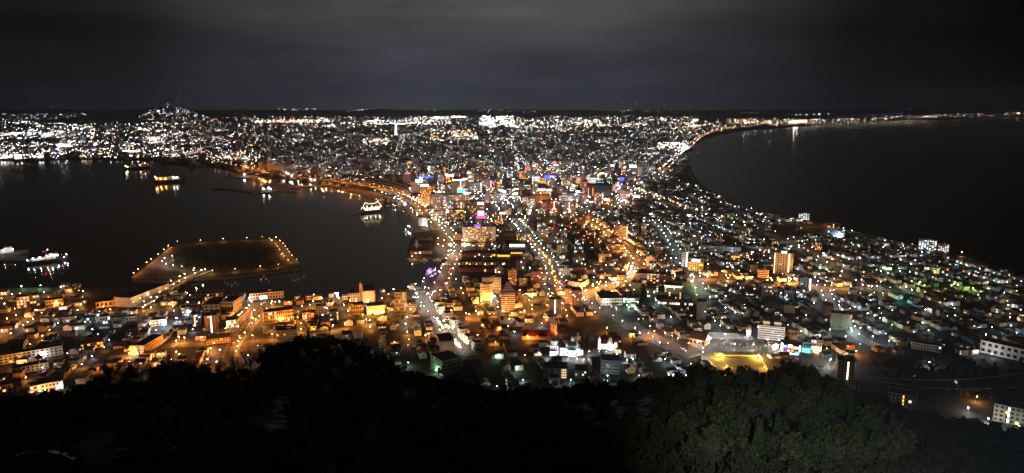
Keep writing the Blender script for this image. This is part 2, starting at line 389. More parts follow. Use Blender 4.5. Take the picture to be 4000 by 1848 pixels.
mb = MB()
for key in ('tree lined avenue', 'wide white lit street', 'waterfront road', 'orange curved road', 'steep garlanded street', 'obelisk boulevard', 'amber cross street', 'long eastern road'):
    pts, w = ROADS[key]
    for off in (0, -w * .25, w * .25):
        run = resample(pts, 11)
        for i, (x, y, a) in enumerate(run):
            x2, y2 = x - math.sin(a) * off, y + math.cos(a) * off; c, q = math.cos(a) * 3.2, math.sin(a) * 3.2
            mb.ribbon([(x2 - c, y2 - q), (x2 + c, y2 + q)],   .22 if off else .3, .14, WHITEP)
    for end in (0, -1):
        x, y, a = resample(pts, 6)[end]
        for k in range(9):
            o_ = (k / 8 - .5) * w * .9; x2, y2 = x - math.sin(a) * o_, y + math.cos(a) * o_; c, q = math.cos(a) * 2, math.sin(a) * 2
            mb.ribbon([(x2 - c, y2 - q), (x2 + c, y2 + q)], .6, .145, WHITEP)
tag(mb.build('road markings'), kind='structure')
# ------------------------------------------------------------------ island with its bridge and quays
ISL = [(516, 1097), (570, 1050), (622, 1010), (665, 975), (690, 960), (760, 950), (900, 942), (1070, 932), (1100, 955), (1140, 990), (1182, 1046), (1140, 1056), (1040, 1068), (960, 1080), (880, 1088), (800, 1092), (690, 1102)]
mb = MB(); mb.prism([P(u, v)[:2] for u, v in ISL], -5, 1.2, QUAY, GRASS); tag(mb.build('island'), 'flat artificial island in the harbour', kind='structure')
def isl_rd(px, w, z):
    m = MB(); m.ribbon(smooth([P(u, v)[:2] for u, v in px], 4), w, z, PAVE); tag(m.build('path'), kind='structure')
isl_rd([(540, 1088), (600, 1040), (640, 1008), (690, 966)], 26, 1.26)
isl_rd([(690, 966), (800, 957), (1065, 940)], 12, 1.30)
isl_rd([(1068, 940), (1100, 970), (1130, 1010), (1165, 1045)], 16, 1.34)
isl_rd([(540, 1092), (680, 1086), (800, 1076), (950, 1066), (1100, 1050)], 16, 1.38)
isl_rd([(800, 1074), (700, 1062), (640, 1045), (680, 1018), (730, 1010)], 14, 1.42)
mb = MB(); mb.prism([P(u, v)[:2] for u, v in [(792, 1000), (800, 958), (850, 955), (846, 972), (835, 1004)]], 1.2, 1.47, SOIL, PAVE); tag(mb.build('path'), kind='structure')
BP = smooth([P(u, v)[:2] for u, v in [(545, 1208), (610, 1168), (690, 1122), (770, 1082), (806, 1068)]], 5)
br = thing('island_bridge', 'pale concrete road bridge with paired lamps crossing to the island', 'bridge', (*BP[len(BP) // 2][:2], 0))
ox, oy = BP[len(BP) // 2][:2]; BPl = [(p[0] - ox, p[1] - oy) for p in BP]
mb = MB(); mb.ribbon(BPl, 17, 5.0, CONC); mb.ribbon(BPl, 14, 5.1, ASPHALT); mb.ribbon(BPl[::-1], 17, 3.6, CONC); mb.build('deck', br)
for s in (-1, 1):
    m = MB()
    for a, c in zip(BPl, BPl[1:]):
        L = math.dist(a, c); dx, dy = (c[0] - a[0]) / L, (c[1] - a[1]) / L
        m.box((a[0] + c[0]) / 2 - dy * 8.5 * s, (a[1] + c[1]) / 2 + dx * 8.5 * s, 3.6, L + .3, .4, 2.5, CONC, math.atan2(dy, dx))
    m.build('parapet', br)
for x, y, a in resample(BPl, 26)[1:-1]:
    m = MB(); m.box(x, y, -6, 3, 12, 9.6, CONC, a); m.build('pier', br)

# piers and breakwaters of the harbour
def pier(px, name, label, z=1.0, m=QUAY):
    b = MB(); b.prism([P(u, v)[:2] for u, v in px], -5, z, m, m); tag(b.build('pier'), label, kind='structure')
pier([(612, 712), (690, 706), (880, 689), (905, 686), (905, 681), (860, 683), (700, 698), (612, 705)], 'p', 'long low jetty with a ship')
pier([(832, 738), (900, 742), (985, 752), (1060, 757), (1070, 752), (990, 746), (900, 735), (835, 731)], 'p', 'dark breakwater')
pier([(985, 757), (1090, 746), (1160, 750), (1165, 744), (1090, 740), (985, 751)], 'p', 'work boat jetty')
pier([(1165, 734), (1300, 723), (1304, 718), (1165, 728)], 'p', 'orange lit pier')
pier([(1030, 722), (1080, 716), (1170, 726), (1160, 736), (1080, 738)], 'p', 'dark islet of the harbour')
pier([(1325, 846), (1412, 828), (1490, 810), (1500, 806), (1480, 806), (1405, 822), (1325, 841)], 'p', 'breakwater by the museum ship')
pier([(890, 690), (985, 700), (1010, 697), (1010, 688), (890, 680)], 'p', 'fishing quay')

# ------------------------------------------------------------------ places that labels refer to
LM = [('white domed church', 2205, 1392), ('twin-towered white church', 2375, 1368), ('long red roofed church', 2100, 1335), ('floodlit yellow lawn', 2895, 1415), ('white balcony block', 3007, 1325), ('neon restaurant', 3100, 1390), ('green lit school', 1740, 1450), ('brick warehouse rows', 1890, 1035),
      ('grand amber hotel', 1870, 955), ('chimney factory', 1415, 1180), ('columned amber museum', 1468, 1228), ('bright amber school', 545, 1390), ('island bridge', 640, 1160), ('lit obelisk', 984, 1242), ('twin seaside blocks', 3640, 985), ('amber seaside school', 3190, 910), ('tall warm lit flats', 3055, 1068),
      ('white gymnasium', 2390, 1192), ('stepped pyramid flats', 1985, 1218), ('flats with lit stairs', 3300, 1500), ('block of yellow windows', 3515, 1597), ('long floodlit shed', 3920, 1398), ('dark cinema block', 2350, 775), ('beige hall', 1735, 1378), ('yellow sign block', 2715, 1060),
      ('blue-lit twin hotel', 1730, 812), ('slim amber hotel tower', 1664, 803), ('blue rooftop sign', 2147, 712), ('dark brown hotel', 1856, 845), ('striped white flats', 1884, 716), ('long white shop', 2020, 965), ('amber shore museum', 1392, 1228), ('white landing flats', 2318, 930), ('dark slab of flats', 830, 1310), ('lit white tower', 2340, 713), ('wide grey school', 2810, 985)]
LMP = [(nm, *P(u, v)[:2]) for nm, u, v in LM]
def nearest_lm(x, y): return min(LMP, key=lambda q: (q[1] - x) ** 2 + (q[2] - y) ** 2)
class Namer:
    """labels for look-alikes: what it looks like, then its turn outward from the nearest landmark"""
    def __init__(s): s.items = []
    def put(s, o, desc, x, y): nm, a, b = nearest_lm(x, y); s.items.append((desc, nm, math.hypot(a - x, b - y), o))
    def done(s):
        by = {}
        for d, nm, r, o in s.items: by.setdefault((d, nm), []).append((r, o))
        for (d, nm), v in by.items():
            v.sort(key=lambda q: q[0])
            for k, (r, o) in enumerate(v):
                o['label'] = f'{d} near the {nm}' if len(v) == 1 else f'{d}, {ordw(k)} out from the {nm}'
NM = Namer()
FOOT = []           # (x, y, radius) of what stands on the ground
def near_foot(x, y, r): return any((x - a) ** 2 + (y - b) ** 2 < (r + q) ** 2 for a, b, q in FOOT)
UNIT = {}
def unit(m):
    if m.name not in UNIT:
        b = MB(); b.box(0, 0, -.5, 1, 1, 1, m); UNIT[m.name] = b.mesh('pane')
    return UNIT[m.name]

# ------------------------------------------------------------------ buildings
LITE = {'warm': ('warm', (1.5, 4)), 'white': ('white', (2, 5)), 'amber': ('amber', (2, 4)), 'cool': ('cool', (2, 5)), 'orange': ('orange', (2, 4)), 'gold': ('gold', (2.5, 5))}
def bldg(kind, label, cat, u0, u1, vb, vt, depth, wc, rows, cols, lit=.22, litc=('warm', 'white'), yaw=0, style='win', roof='dark grey', pent=1, sign=None, vstrip=None, side=True, group=None, rise=0, maxw=100, top=None, toplit=None, namer=False):
    x, y, _ = P((u0 + u1) / 2, vb); d = math.hypot(x, y)
    zc = y * CP + H * SP
    w = (u1 - u0) / FPX * zc; h = height_at(x, y, vt); rz = -math.atan2(x, y) + R(yaw)
    if yaw: w /= max(.35, math.cos(R(yaw)))
    t = thing(kind, label, cat, (x, y, 0), rz, group)
    if namer: NM.put(t, label, x, y)
    cx, cy = x - math.sin(rz) * depth / 2, y + math.cos(rz) * depth / 2
    n = max(1, int(max(w, depth) / max(6, min(w, depth))))
    for i in range(n):
        f = (i + .5) / n - .5; L = max(w, depth) - min(w, depth)
        if w > depth: FOOT.append((cx + math.cos(rz) * f * L * 1.0, cy + math.sin(rz) * f * L, min(w, depth) * .62))
        else: FOOT.append((cx - math.sin(rz) * f * L, cy + math.cos(rz) * f * L, min(w, depth) * .62))
    wm_ = wall(wc); rm = roofm(roof)
    b = MB(); b.box(0, depth / 2, -1, w, depth, h + 1, wm_); b.build('wall', t)
    if rise:
        b = MB()
        if w >= depth: b.gable(0, depth / 2, h + .02, w, depth, rise, rm, 0, .5, 0, wm_)
        else: b.gable(0, depth / 2, h + .02, depth, w, rise, rm, math.pi / 2, .5, 0, wm_)
        b.build('roof', t)
    else:
        b = MB(); b.box(0, depth / 2, h - .35, w - .5, depth - .5, .4, rm)
        for sx_, sy_, px_, py_ in ((w + .1, .3, 0, 0), (w + .1, .3, 0, depth), (.3, depth - .3, -w / 2, depth / 2), (.3, depth - .3, w / 2, depth / 2)):
            b.box(px_, py_, h, sx_, sy_, .7, wm_)
        ro = b.build('roof', t)
        for k in range(pent):
            f = (k + .5) / pent - .5 + .12
            b = MB(); b.box(w * f * .8, depth * .55, h + .05, min(6, w * .25), min(6, depth * .4), 3.0, wm_, 0, rm); b.build('stair_house', ro)
    fh = h / max(1, rows); cw = w / max(1, cols); spots = []
    px = 3.906 * zc / FPX            # metres per pixel of the final picture
    if style == 'balcony':
        for r in range(rows):
            z = fh * (r + .12)
            b = MB(); b.box(0, -.55, z, w * .97, 1.1, fh * .42, wm_); b.build('balcony', t)
            child('window_band', unit(GLASS), t, (0, -.06, fh * (r + .74)), 0, (w * .95, .12, fh * .36))
        for r in range(rows):
            for c in range(cols):
                if random.random() < lit: spots.append((-w / 2 + cw * (c + .5), -.14, fh * (r + .76), cw * .55, .12, fh * .34, 1))
    elif style in ('win', 'vert'):
        for r in range(rows):
            for c in range(cols):
                on = random.random() < lit
                hh = fh * (.5 if style == 'win' else .86)
                spots.append((-w / 2 + cw * (c + .5), -.05, fh * (r + .55), cw * (.55 if style == 'win' else .35), .14, hh, on))
    if side and style != 'none' and depth > 6:
        sd = (1 if x < 0 else -1) if abs(yaw) < 1 else (1 if yaw > 0 else -1)
        sd = -1 if yaw > 0 else (1 if yaw < 0 else (1 if x < 0 else -1))
        nc = max(1, min(10, int(depth / max(4, cw))))
        for r in range(rows):
            for c in range(nc):
                if random.random() < (.75 if style != 'balcony' else .4):
                    spots.append((sd * (w / 2 + .05), depth * (c + .5) / nc, fh * (r + .55), .14, depth / nc * .4, fh * .45, random.random() < lit * .8))
    spots.sort(key=lambda s: -int(s[6]))
    extra = MB()
    for k, (sx_, sy_, sz_, a, bb, c, on) in enumerate(spots):
        if on:
            cn, (e0, e1) = LITE[random.choice(litc)]; m = lamp(cn, random.choice((e0, (e0 + e1) / 2, e1)))
        else: m = GLASS
        if k < maxw: child('window', unit(m), t, (sx_, sy_, sz_), 0, (a, bb, c))
        else: extra.box(sx_, sy_, sz_ - c / 2, a, bb, c, m)
    if extra.v: tag(extra.build('window', t), kind='stuff')
    if vstrip:       # lit stair wells, and glowing panes in place of uplit wall: (fraction across, colour, strength, panes)
        for fx, cn, e, q in (vstrip if isinstance(vstrip, list) else [vstrip]):
            for k in range(q):
                child('stair_or_glow_pane', unit(signm(cn, e)), t, (w * fx, -.16, h * (k + .5) / q), 0, (min(2.4, max(1.4, px * .8)), .2, h / q * .62))
    if sign:         # (fraction across, width m, height m, colour, strength, above the roof)
        for fx, sw, sh, cn, e, up in (sign if isinstance(sign, list) else [sign]):
            s = child('sign', unit(signm(cn, e)), t, (w * fx, .6 if up >= 0 else -.4, h + up + sh / 2), 0, (sw, .5, sh))
            if up > .5:
                for q in (-.4, .4): b = MB(); b.box(w * fx + sw * q, .9, h, .25, .25, up + sh, STEEL); b.build('sign_post', t)
    if toplit:       # a lit storey of big panes
        cn, e, q = toplit
        for k in range(q): child('lit_pane', unit(signm(cn, e)), t, (w * ((k + .5) / q - .5), -.2, h - fh * .5), 0, (w / q * .7, .2, fh * .6))
    return t, w, h, d

B = bldg
# station quarter and hotels
B('hotel', 'pale striped slab hotel with a white rooftop sign above the platforms', 'hotel', 1606, 1659, 753, 712, 22, 'pale grey', 8, 12, .05, ('white',), 0, 'vert', sign=[(.1, 22, 8, 'white', 12, 1)])
B('hotel', 'slim amber hotel tower with white rooftop panel beside the elevated road', 'hotel', 1645, 1684, 803, 728, 24, 'ochre', 13, 6, .35, ('amber', 'orange'), 0, 'win', sign=[(-.1, 22, 5, 'white', 10, .5)])
B('office_tower', 'narrow tower topped by a long blue light bar', 'office tower', 1659, 1676, 724, 695, 18, 'pale grey', 7, 3, .1, ('cool',), sign=[(-.4, 60, 5, 'blue', 9, 1)])
B('hotel', 'reddish hotel with three gold uplit bays and a vertical sign', 'hotel', 1731, 1775, 730, 690, 24, 'brick', 8, 8, .1, ('amber',), vstrip=[(-.45, 'pink', 4, 12), (-.2, 'amber', 5, 3), (.05, 'amber', 5, 3), (.35, 'amber', 5, 3)], sign=(.1, 26, 6, 'white', 10, 1))  # amber strips are glowing panes put in for the wall's uplighting
B('hotel', 'big beige block behind the blue screen building', 'hotel', 1763, 1820, 754, 706, 30, 'beige', 9, 12, .06, ('warm',), vstrip=[(.15, 'white', 4, 12)], sign=[(0, 40, 3, 'white', 8, .5)])
B('office_block', 'wide grey office block next to the beige hotel', 'office block', 1825, 1884, 752, 712, 28, 'grey', 8, 14, .05, ('white',), vstrip=[(.42, 'white', 3, 5)])
B('flats', 'white banded flats rising above the station quarter', 'flats', 1853, 1915, 716, 671, 26, 'pink', 10, 8, .12, ('warm', 'white'), 0, 'balcony')
B('office_tower', 'thin pale tower with lit stairs north of the station quarter', 'office tower', 1942, 1962, 714, 672, 20, 'pale grey', 11, 3, .1, vstrip=[(-.2, 'warm', 3, 9)])
B('hotel', 'taller wing of the pale blue lit hotel pair', 'hotel', 1686, 1731, 814, 759, 24, 'blue grey', 9, 12, .2, ('cool', 'warm'), 0, 'vert')
B('hotel', 'shorter wing of the pale blue lit hotel pair', 'hotel', 1733, 1773, 815, 763, 24, 'blue grey', 9, 10, .24, ('cool', 'warm'), 0, 'vert')
B('shop_hall', 'low blue-white lit shopping hall at the twin hotel foot', 'shop', 1686, 1768, 832, 818, 16, 'white', 1, 8, 0, style='none', toplit=('cool', 4, 10), pent=0)
B('office_block', 'amber lit block with six white roof lamps and cyan screen', 'office block', 1771, 1841, 786, 758, 26, 'ochre', 5, 9, .1, ('amber',), vstrip=[(.2, 'amber', 6, 3), (.33, 'amber', 6, 3), (.45, 'amber', 6, 3)], sign=[(-.05, 26, 12, 'cyan', 7, 4)] + [(.1 + .07 * k, 3, 3, 'white', 22, .2) for k in range(6)])
B('hotel', 'tall dark brown hotel with scattered lit rooms', 'hotel', 1820, 1892, 847, 787, 26, 'brown', 13, 16, .13, ('warm', 'amber'), sign=[(.3, 16, 5, 'cool', 10, -8)])
B('hotel', 'grey hotel with one lit window column before the blue hotels', 'hotel', 1776, 1818, 818, 789, 20, 'grey', 7, 9, .12, ('warm',), vstrip=[(.1, 'warm', 4, 7), (-.2, 'pink', 3, 6)])
B('office_block', 'dark grey block with strings of lit windows', 'office block', 1752, 1816, 867, 820, 22, 'dark grey', 8, 12, .3, ('warm', 'amber'), sign=(.2, 20, 2, 'gold', 8, -3))
B('shop_hall', 'low cream hall with rounded look beside the elevated road', 'hall', 1692, 1745, 849, 826, 24, 'cream', 2, 10, .05, style='win')
B('shop_hall', 'low building under a glowing white and pink cube sign', 'shop', 1849, 1903, 863, 846, 26, 'pink', 2, 8, .1, sign=[(.05, 14, 10, 'white', 9, 4), (.05, 20, 4, 'magenta', 4, .2), (.05, 22, 4, 'magenta', 4, -4.2), (-.13, 3, 12, 'magenta', 4, 3), (.22, 3, 12, 'magenta', 4, 3)])
B('office_block', 'small grey harbour office at the dark quay', 'office block', 1635, 1670, 882, 853, 18, 'pale grey', 4, 5, .05)
B('hotel', 'reddish brown hotel with a grid of yellow rooms', 'hotel', 1934, 1977, 879, 830, 20, 'brown', 10, 8, .42, ('amber', 'warm'), sign=(.2, 14, 3, 'white', 9, -3))
t, w, h, d = B('hotel', 'broad amber lit harbour hotel with violet rooftop sign', 'hotel', 1812, 1932, 955, 887, 24, 'cream', 11, 15, .3, ('warm', 'amber', 'pink') if 0 else ('warm', 'amber'), roof='black', pent=2, sign=[(-.05, 13, 5, 'violet', 7, .6)] , side=False)
for q in (-.5, .5): b = MB(); b.box(w * q, 1.5, -1, 5, 5, h + 1.5, wall('cream')); b.build('corner_pier', t)
b = MB(); b.box(0, -7, 0, w + 10, 13, 6, wall('beige'), 0, roofm('brown')); b.build('podium', t)
B('annex', 'pale pink side wing of the broad amber hotel', 'annex', 1772, 1806, 937, 921, 14, 'pink', 2, 6, .15)
B('office_block', 'three storey amber block on the avenue corner', 'office block', 1962, 2014, 938, 911, 22, 'ochre', 3, 8, .08, ('amber',), pent=0)
B('shop_hall', 'yellow glowing market hall by the brick warehouses', 'market', 1944, 1992, 1016, 994, 22, 'yellow', 2, 6, 0, style='none', toplit=('gold', 6, 9), rise=3)
B('shop_hall', 'long bright white shop front along the avenue', 'shop', 1990, 2050, 966, 953, 20, 'white', 1, 8, 0, style='none', toplit=('white', 9, 12), pent=0)
B('shop_hall', 'orange fronted restaurant hall below the long white shop', 'restaurant', 1995, 2056, 1002, 984, 20, 'ochre', 2, 8, 0, style='none', toplit=('amber', 5, 8), rise=3)
# red brick warehouse rows
for k, (u0, u1, vb, vt) in enumerate([(1806, 1885, 1001, 990), (1890, 1948, 1003, 991), (1800, 1884, 1034, 1023), (1888, 1974, 1036, 1025), (1794, 1886, 1062, 1048), (1890, 1984, 1064, 1050)]):
    B('brick_warehouse', ['inland half of the back row of brick warehouses'][0] if k == 1 else ['harbour end of the back row of brick warehouses', '', 'harbour end of the middle row of brick warehouses', 'inland end of the middle row of brick warehouses', 'harbour end of the front row of brick warehouses', 'inland end of the front row of brick warehouses'][k], 'warehouse', u0, u1, vb, vt, 17, 'brick', 1, 9, .25 if k in (2, 3) else .08, ('warm', 'amber'), rise=4.5, roof='black', group='brick warehouses by the harbour')
B('fish_market', 'dark flat roofed market hall on the harbour pier', 'market', 1602, 1688, 992, 983, 70, 'grey', 1, 10, .1, roof='black', pent=0)
B('storehouse', 'dark flat storehouse on the quay beyond the market', 'storehouse', 1622, 1690, 938, 930, 70, 'dark grey', 1, 6, .05, roof='black', pent=1)
# around the avenue
B('flats', 'amber floodlit flats with balconies, front one of two', 'flats', 1876, 1917, 1174, 1110, 14, 'cream', 10, 6, .12, ('amber',), -18, 'balcony')
B('flats', 'wide amber flats with balconies, rear one of two', 'flats', 1884, 1957, 1146, 1086, 14, 'cream', 10, 9, .06, ('amber', 'warm'), 0, 'balcony')
t, w, h, d = B('flats', 'stepped pyramid flats of cream balconies beside the amber pair', 'flats', 1958, 2012, 1220, 1148, 20, 'cream', 9, 7, .05, ('warm',), 0, 'balcony', 'black', 0)
for k in range(5): b = MB(); b.box(0, 12 + 1.6 * k, h + 3.0 * k, w * (.92 - .15 * k), 17 - 2.2 * k, 3.0, wall('grey'), 0, roofm('black')); b.build('stepped_storey', t)
B('flats', 'tall orange flats with brown top behind the pyramid flats', 'flats', 1985, 2019, 1115, 1058, 16, 'ochre', 10, 5, .12, ('warm', 'amber'), 0, 'balcony')
B('flats', 'brick coloured flats with dark balcony bands by the avenue', 'flats', 2075, 2134, 1113, 1064, 16, 'brick', 8, 8, .16, ('white', 'warm'), 0, 'balcony', toplit=None)
B('office_block', 'olive office block left of the brick coloured flats', 'office block', 2026, 2062, 1118, 1088, 18, 'olive', 5, 9, .04)
B('flats', 'dark olive tower with a bright white stair strip', 'flats', 2144, 2192, 1230, 1172, 18, 'olive', 9, 6, .04, vstrip=[(.0, 'cool', 9, 10)])
B('flats', 'dark twin tower with a pinkish front by the crossing', 'flats', 2206, 2232, 1186, 1130, 22, 'pink', 9, 3, .05)
B('flats', 'brown grey slab of flats beside the pinkish tower', 'flats', 2232, 2271, 1194, 1136, 22, 'brown', 9, 7, .05, ('cool',))
B('office_block', 'reddish striped block behind the yellow lit street', 'office block', 2256, 2290, 1071, 1045, 16, 'brick', 6, 5, .06, style='balcony')
B('shop_hall', 'blue-white lit two storey shop near the striped block', 'shop', 2291, 2342, 1071, 1055, 16, 'blue grey', 2, 8, .35, ('cool',))
B('school_block', 'long white two storey building at the avenue crossing', 'school', 2218, 2270, 1119, 1103, 30, 'white', 2, 9, .05, yaw=-28)
B('flats', 'brown slab with rows of lit windows beside the orange road', 'flats', 2369, 2438, 991, 955, 14, 'olive', 6, 12, .22, ('warm', 'amber'))
B('flats', 'low white flats with lit landings beside the orange road', 'flats', 2293, 2344, 929, 908, 14, 'white', 5, 6, .4, ('cool', 'white'), style='balcony')
B('flats', 'tall grey flats with lit landings behind the orange road', 'flats', 2400, 2450, 936, 882, 16, 'grey', 11, 7, .18, ('warm', 'amber'), 0, 'balcony', vstrip=[(.46, 'warm', 5, 12)])
B('flats', 'narrow dark brown tower at the top of orange road', 'flats', 2257, 2286, 893, 848, 18, 'brown', 11, 4, .04)
B('flats', 'narrow tower with one orange flank by the brown tower', 'flats', 2287, 2306, 872, 842, 16, 'ochre', 8, 3, .04, ('orange',))
B('flats', 'dark low flats on the inner side of orange bend', 'flats', 2382, 2415, 951, 926, 14, 'dark grey', 5, 5, .12)
t, w, h, d = B('sports_hall', 'hall under a dark curved roof at the orange bend', 'hall', 2478, 2540, 1099, 1086, 34, 'cream', 1, 8, .05, pent=0, style='none')
b = MB()
for k in range(8):
    a0, a1 = math.pi * k / 8, math.pi * (k + 1) / 8
    x0, z0, x1, z1 = -math.cos(a0) * w * .52, math.sin(a0) * 9, -math.cos(a1) * w * .52, math.sin(a1) * 9
    b.add([(x0, -.6, h + z0), (x1, -.6, h + z1), (x1, 35, h + z1), (x0, 35, h + z0)], [(0, 1, 2, 3)], roofm('black'))
    b.add([(0, -.5, h), (x0, -.5, h + z0), (x1, -.5, h + z1)], [(0, 2, 1)], wall('beige'))
b.build('arched_roof', t)
B('flats', 'flats with brightly lit landings on their flank by the bend', 'flats', 2524, 2572, 1140, 1071, 18, 'beige', 9, 4, .55, ('warm', 'amber'), 0, 'balcony')
B('flats', 'grey stepped flats behind the bright landing flats', 'flats', 2576, 2622, 1118, 1074, 20, 'grey', 8, 6, .12, ('warm',), 0, 'balcony')
B('hospital', 'white clinic with a lit penthouse strip and lit ground floor', 'clinic', 2595, 2660, 1167, 1116, 24, 'white', 6, 8, .2, ('warm', 'amber'), toplit=('warm', 6, 8))
B('flats', 'beige tower between clinic and yellow lit street', 'flats', 2464, 2504, 1152, 1106, 18, 'beige', 8, 5, .05)
B('gymnasium', 'white gymnasium with a big flat dark roof and arched windows', 'gymnasium', 2346, 2430, 1193, 1167, 42, 'cream', 2, 8, .0, yaw=12, roof='black', pent=0, toplit=None)
B('shop_hall', 'greenish white lit shop front joined to the gymnasium', 'shop', 2434, 2495, 1184, 1166, 20, 'white', 2, 8, .7, ('white',), pent=0)
B('office_block', 'yellow lit block under a white rooftop sign', 'office block', 2688, 2745, 1060, 1024, 22, 'yellow', 5, 7, .1, ('gold',), sign=(0, 14, 4, 'cool', 16, 1))
B('flats', 'slim pale tower with a lit stair edge by white street', 'flats', 2662, 2686, 1042, 986, 14, 'pale grey', 9, 3, .05, vstrip=[(.3, 'white', 7, 12)])
B('flats', 'lone dark grey tower among low houses', 'flats', 2720, 2757, 1252, 1181, 16, 'dark grey', 11, 4, .04, ('cool',))
B('school_block', 'long low school with a row of lit windows', 'school', 2572, 2705, 1194, 1180, 16, 'grey', 1, 16, .6, ('warm', 'white'), yaw=4)
B('school_block', 'wide grey school behind the eastern houses', 'school', 2735, 2890, 988, 964, 16, 'pale grey', 4, 22, .02, ('cool',))
B('office_block', 'small block with yellow lit front east of grey school', 'office block', 2848, 2896, 1016, 992, 14, 'cream', 3, 6, .45, ('gold', 'warm'))
t, w, h, d = B('cinema', 'huge dark cinema block with two orange light shafts', 'cinema', 2292, 2390, 774, 725, 60, 'black', 1, 1, 0, style='none', roof='black', vstrip=[(-.44, 'orange', 5, 1), (-.26, 'orange', 7, 1)])
# downtown signs and lit fronts
B('shop_block', 'orange lit store with an arched top downtown', 'store', 2024, 2056, 700, 669, 24, 'ochre', 5, 6, .4, ('amber', 'gold'))
B('shop_block', 'store with a pink and white glowing front downtown', 'store', 2078, 2110, 714, 690, 24, 'pink', 4, 6, .75, ('white',))
B('shop_block', 'store with an amber glowing front downtown', 'store', 2107, 2133, 717, 696, 24, 'ochre', 4, 6, .9, ('gold', 'amber'))
B('office_block', 'block carrying the big blue rooftop sign', 'office block', 2134, 2160, 725, 702, 24, 'grey', 4, 5, .5, ('white', 'amber'), sign=(0, 40, 15, 'blue', 6, 1))
B('office_block', 'orange brown block right of the blue rooftop sign', 'office block', 2152, 2176, 706, 682, 22, 'brick', 5, 5, .2, ('orange',))
B('office_block', 'plain beige block with one lit orange edge downtown', 'office block', 2194, 2218, 726, 695, 22, 'beige', 6, 4, .05, vstrip=[(-.4, 'orange', 4, 4)])
B('shop_block', 'department store with a blazing white window wall', 'store', 2273, 2303, 717, 683, 26, 'cream', 6, 7, .8, ('white', 'warm'))
B('shop_block', 'white lit amusement block beside the blazing store', 'store', 2304, 2331, 719, 695, 24, 'white', 4, 6, .85, ('white', 'cool'))
B('office_tower', 'white uplit tower at the edge of downtown', 'office tower', 2333, 2347, 715, 681, 18, 'white', 8, 2, .6, ('white', 'cool'))
B('shop_block', 'wide store of white and orange signs downtown', 'store', 2218, 2270, 717, 692, 24, 'cream', 4, 8, .8, ('white', 'amber'))
B('office_block', 'block with a violet blue sign east of downtown', 'office block', 2412, 2452, 712, 692, 20, 'dark grey', 4, 6, .1, sign=(-.1, 18, 12, 'blue', 6, -13))
B('office_block', 'tall grey block with a white rooftop panel', 'office block', 2443, 2490, 692, 655, 26, 'grey', 8, 7, .1, ('white',), sign=(.1, 26, 9, 'cool', 8, 1))
B('office_block', 'striped white office with dark bands downtown', 'office block', 2027, 2047, 747, 723, 18, 'white', 7, 1, .3, ('white',), style='balcony')
B('office_block', 'small striped office left of the blue-white billboards', 'office block', 2050, 2071, 745, 725, 18, 'white', 4, 1, .4, ('cool',), style='balcony')
B('shop_block', 'block clad in pale blue lit billboards', 'store', 2099, 2132, 759, 735, 20, 'blue grey', 2, 4, .0, ('cool',), toplit=('cool', 2, 3))
B('office_block', 'long brown grey block with lit orange street beside it', 'office block', 2074, 2147, 793, 762, 20, 'brown', 6, 14, .02)
B('office_block', 'near black block left of the long brown block', 'office block', 2035, 2072, 788, 747, 24, 'dark grey', 8, 6, .03)
B('office_block', 'brown block with lit window column by orange lane', 'office block', 2116, 2170, 818, 785, 22, 'brown', 7, 9, .08, ('amber',), vstrip=[(.4, 'warm', 4, 8)])
B('office_block', 'mid grey block left of the dark cinema', 'office block', 2219, 2266, 787, 756, 24, 'grey', 6, 6, .12, ('cool', 'white'))
B('office_block', 'grey slab with few lit stairs south of downtown', 'office block', 2198, 2248, 832, 790, 18, 'grey', 9, 6, .06, vstrip=[(0, 'white', 3, 6)])
B('school_block', 'long low olive hall south of downtown', 'hall', 2102, 2195, 870, 852, 26, 'olive', 2, 12, .03)
# western shore: amber stone buildings
B('town_hall', 'long amber lit stone building with a pale end wall', 'town hall', 1035, 1146, 1260, 1216, 18, 'ochre', 3, 14, .12, ('amber', 'warm'), 4, roof='black', pent=0)
B('storehouse', 'storehouse with a broad black roof before the stone building', 'storehouse', 1030, 1083, 1303, 1296, 30, 'dark grey', 1, 4, 0, roof='black', pent=0, rise=3)
B('school_block', 'amber lit three storey block below the black roof', 'school', 1083, 1160, 1322, 1292, 16, 'ochre', 3, 9, .1, ('amber',), roof='black')
B('shop_block', 'amber shop house with white lit upper windows', 'store', 1183, 1227, 1247, 1223, 14, 'brick', 2, 8, .4, ('white', 'amber'))
B('office_block', 'slim block with cool white signs on its flank', 'office block', 1236, 1276, 1254, 1198, 16, 'grey', 6, 4, .2, ('cool', 'white'))
B('flats', 'dark grey flats left of the green lit lane', 'flats', 1290, 1322, 1252, 1219, 16, 'dark grey', 4, 5, .2, ('warm',))
B('factory', 'large grey works hall behind the museums', 'factory', 1415, 1466, 1184, 1138, 40, 'beige', 4, 2, .0, pent=0, roof='black', style='none')
t, w, h, d = B('factory', 'lower works building carrying a square chimney', 'factory', 1369, 1414, 1184, 1147, 30, 'beige', 4, 5, .2, ('warm',))
xx, yy = t.location.x, t.location.y; hc = height_at(xx, yy, 1109); b = MB(); b.box(w * .44, 2, 0, 5, 5, hc, wall('ochre')); b.box(w * .58, 2.5, 0, 3, 4, hc * .72, wall('ochre')); b.build('chimney', t)
b = MB(); b.bar((w * .44, 2, hc), (w * .44, 2, hc + 9), .3, .1, STEEL); b.build('mast', t)
t, w, h, d = B('museum', 'amber lit shore museum with a shaped gable', 'museum', 1364, 1421, 1230, 1194, 20, 'ochre', 2, 7, .05, ('amber',), roof='grey', pent=0)
b = MB(); b.lathe(-w * .38, 0, h - 1, [(4.2, 0), (4.2, 3), (3, 5), (0, 6)], wall('ochre'), 10); b.build('gable_top', t)
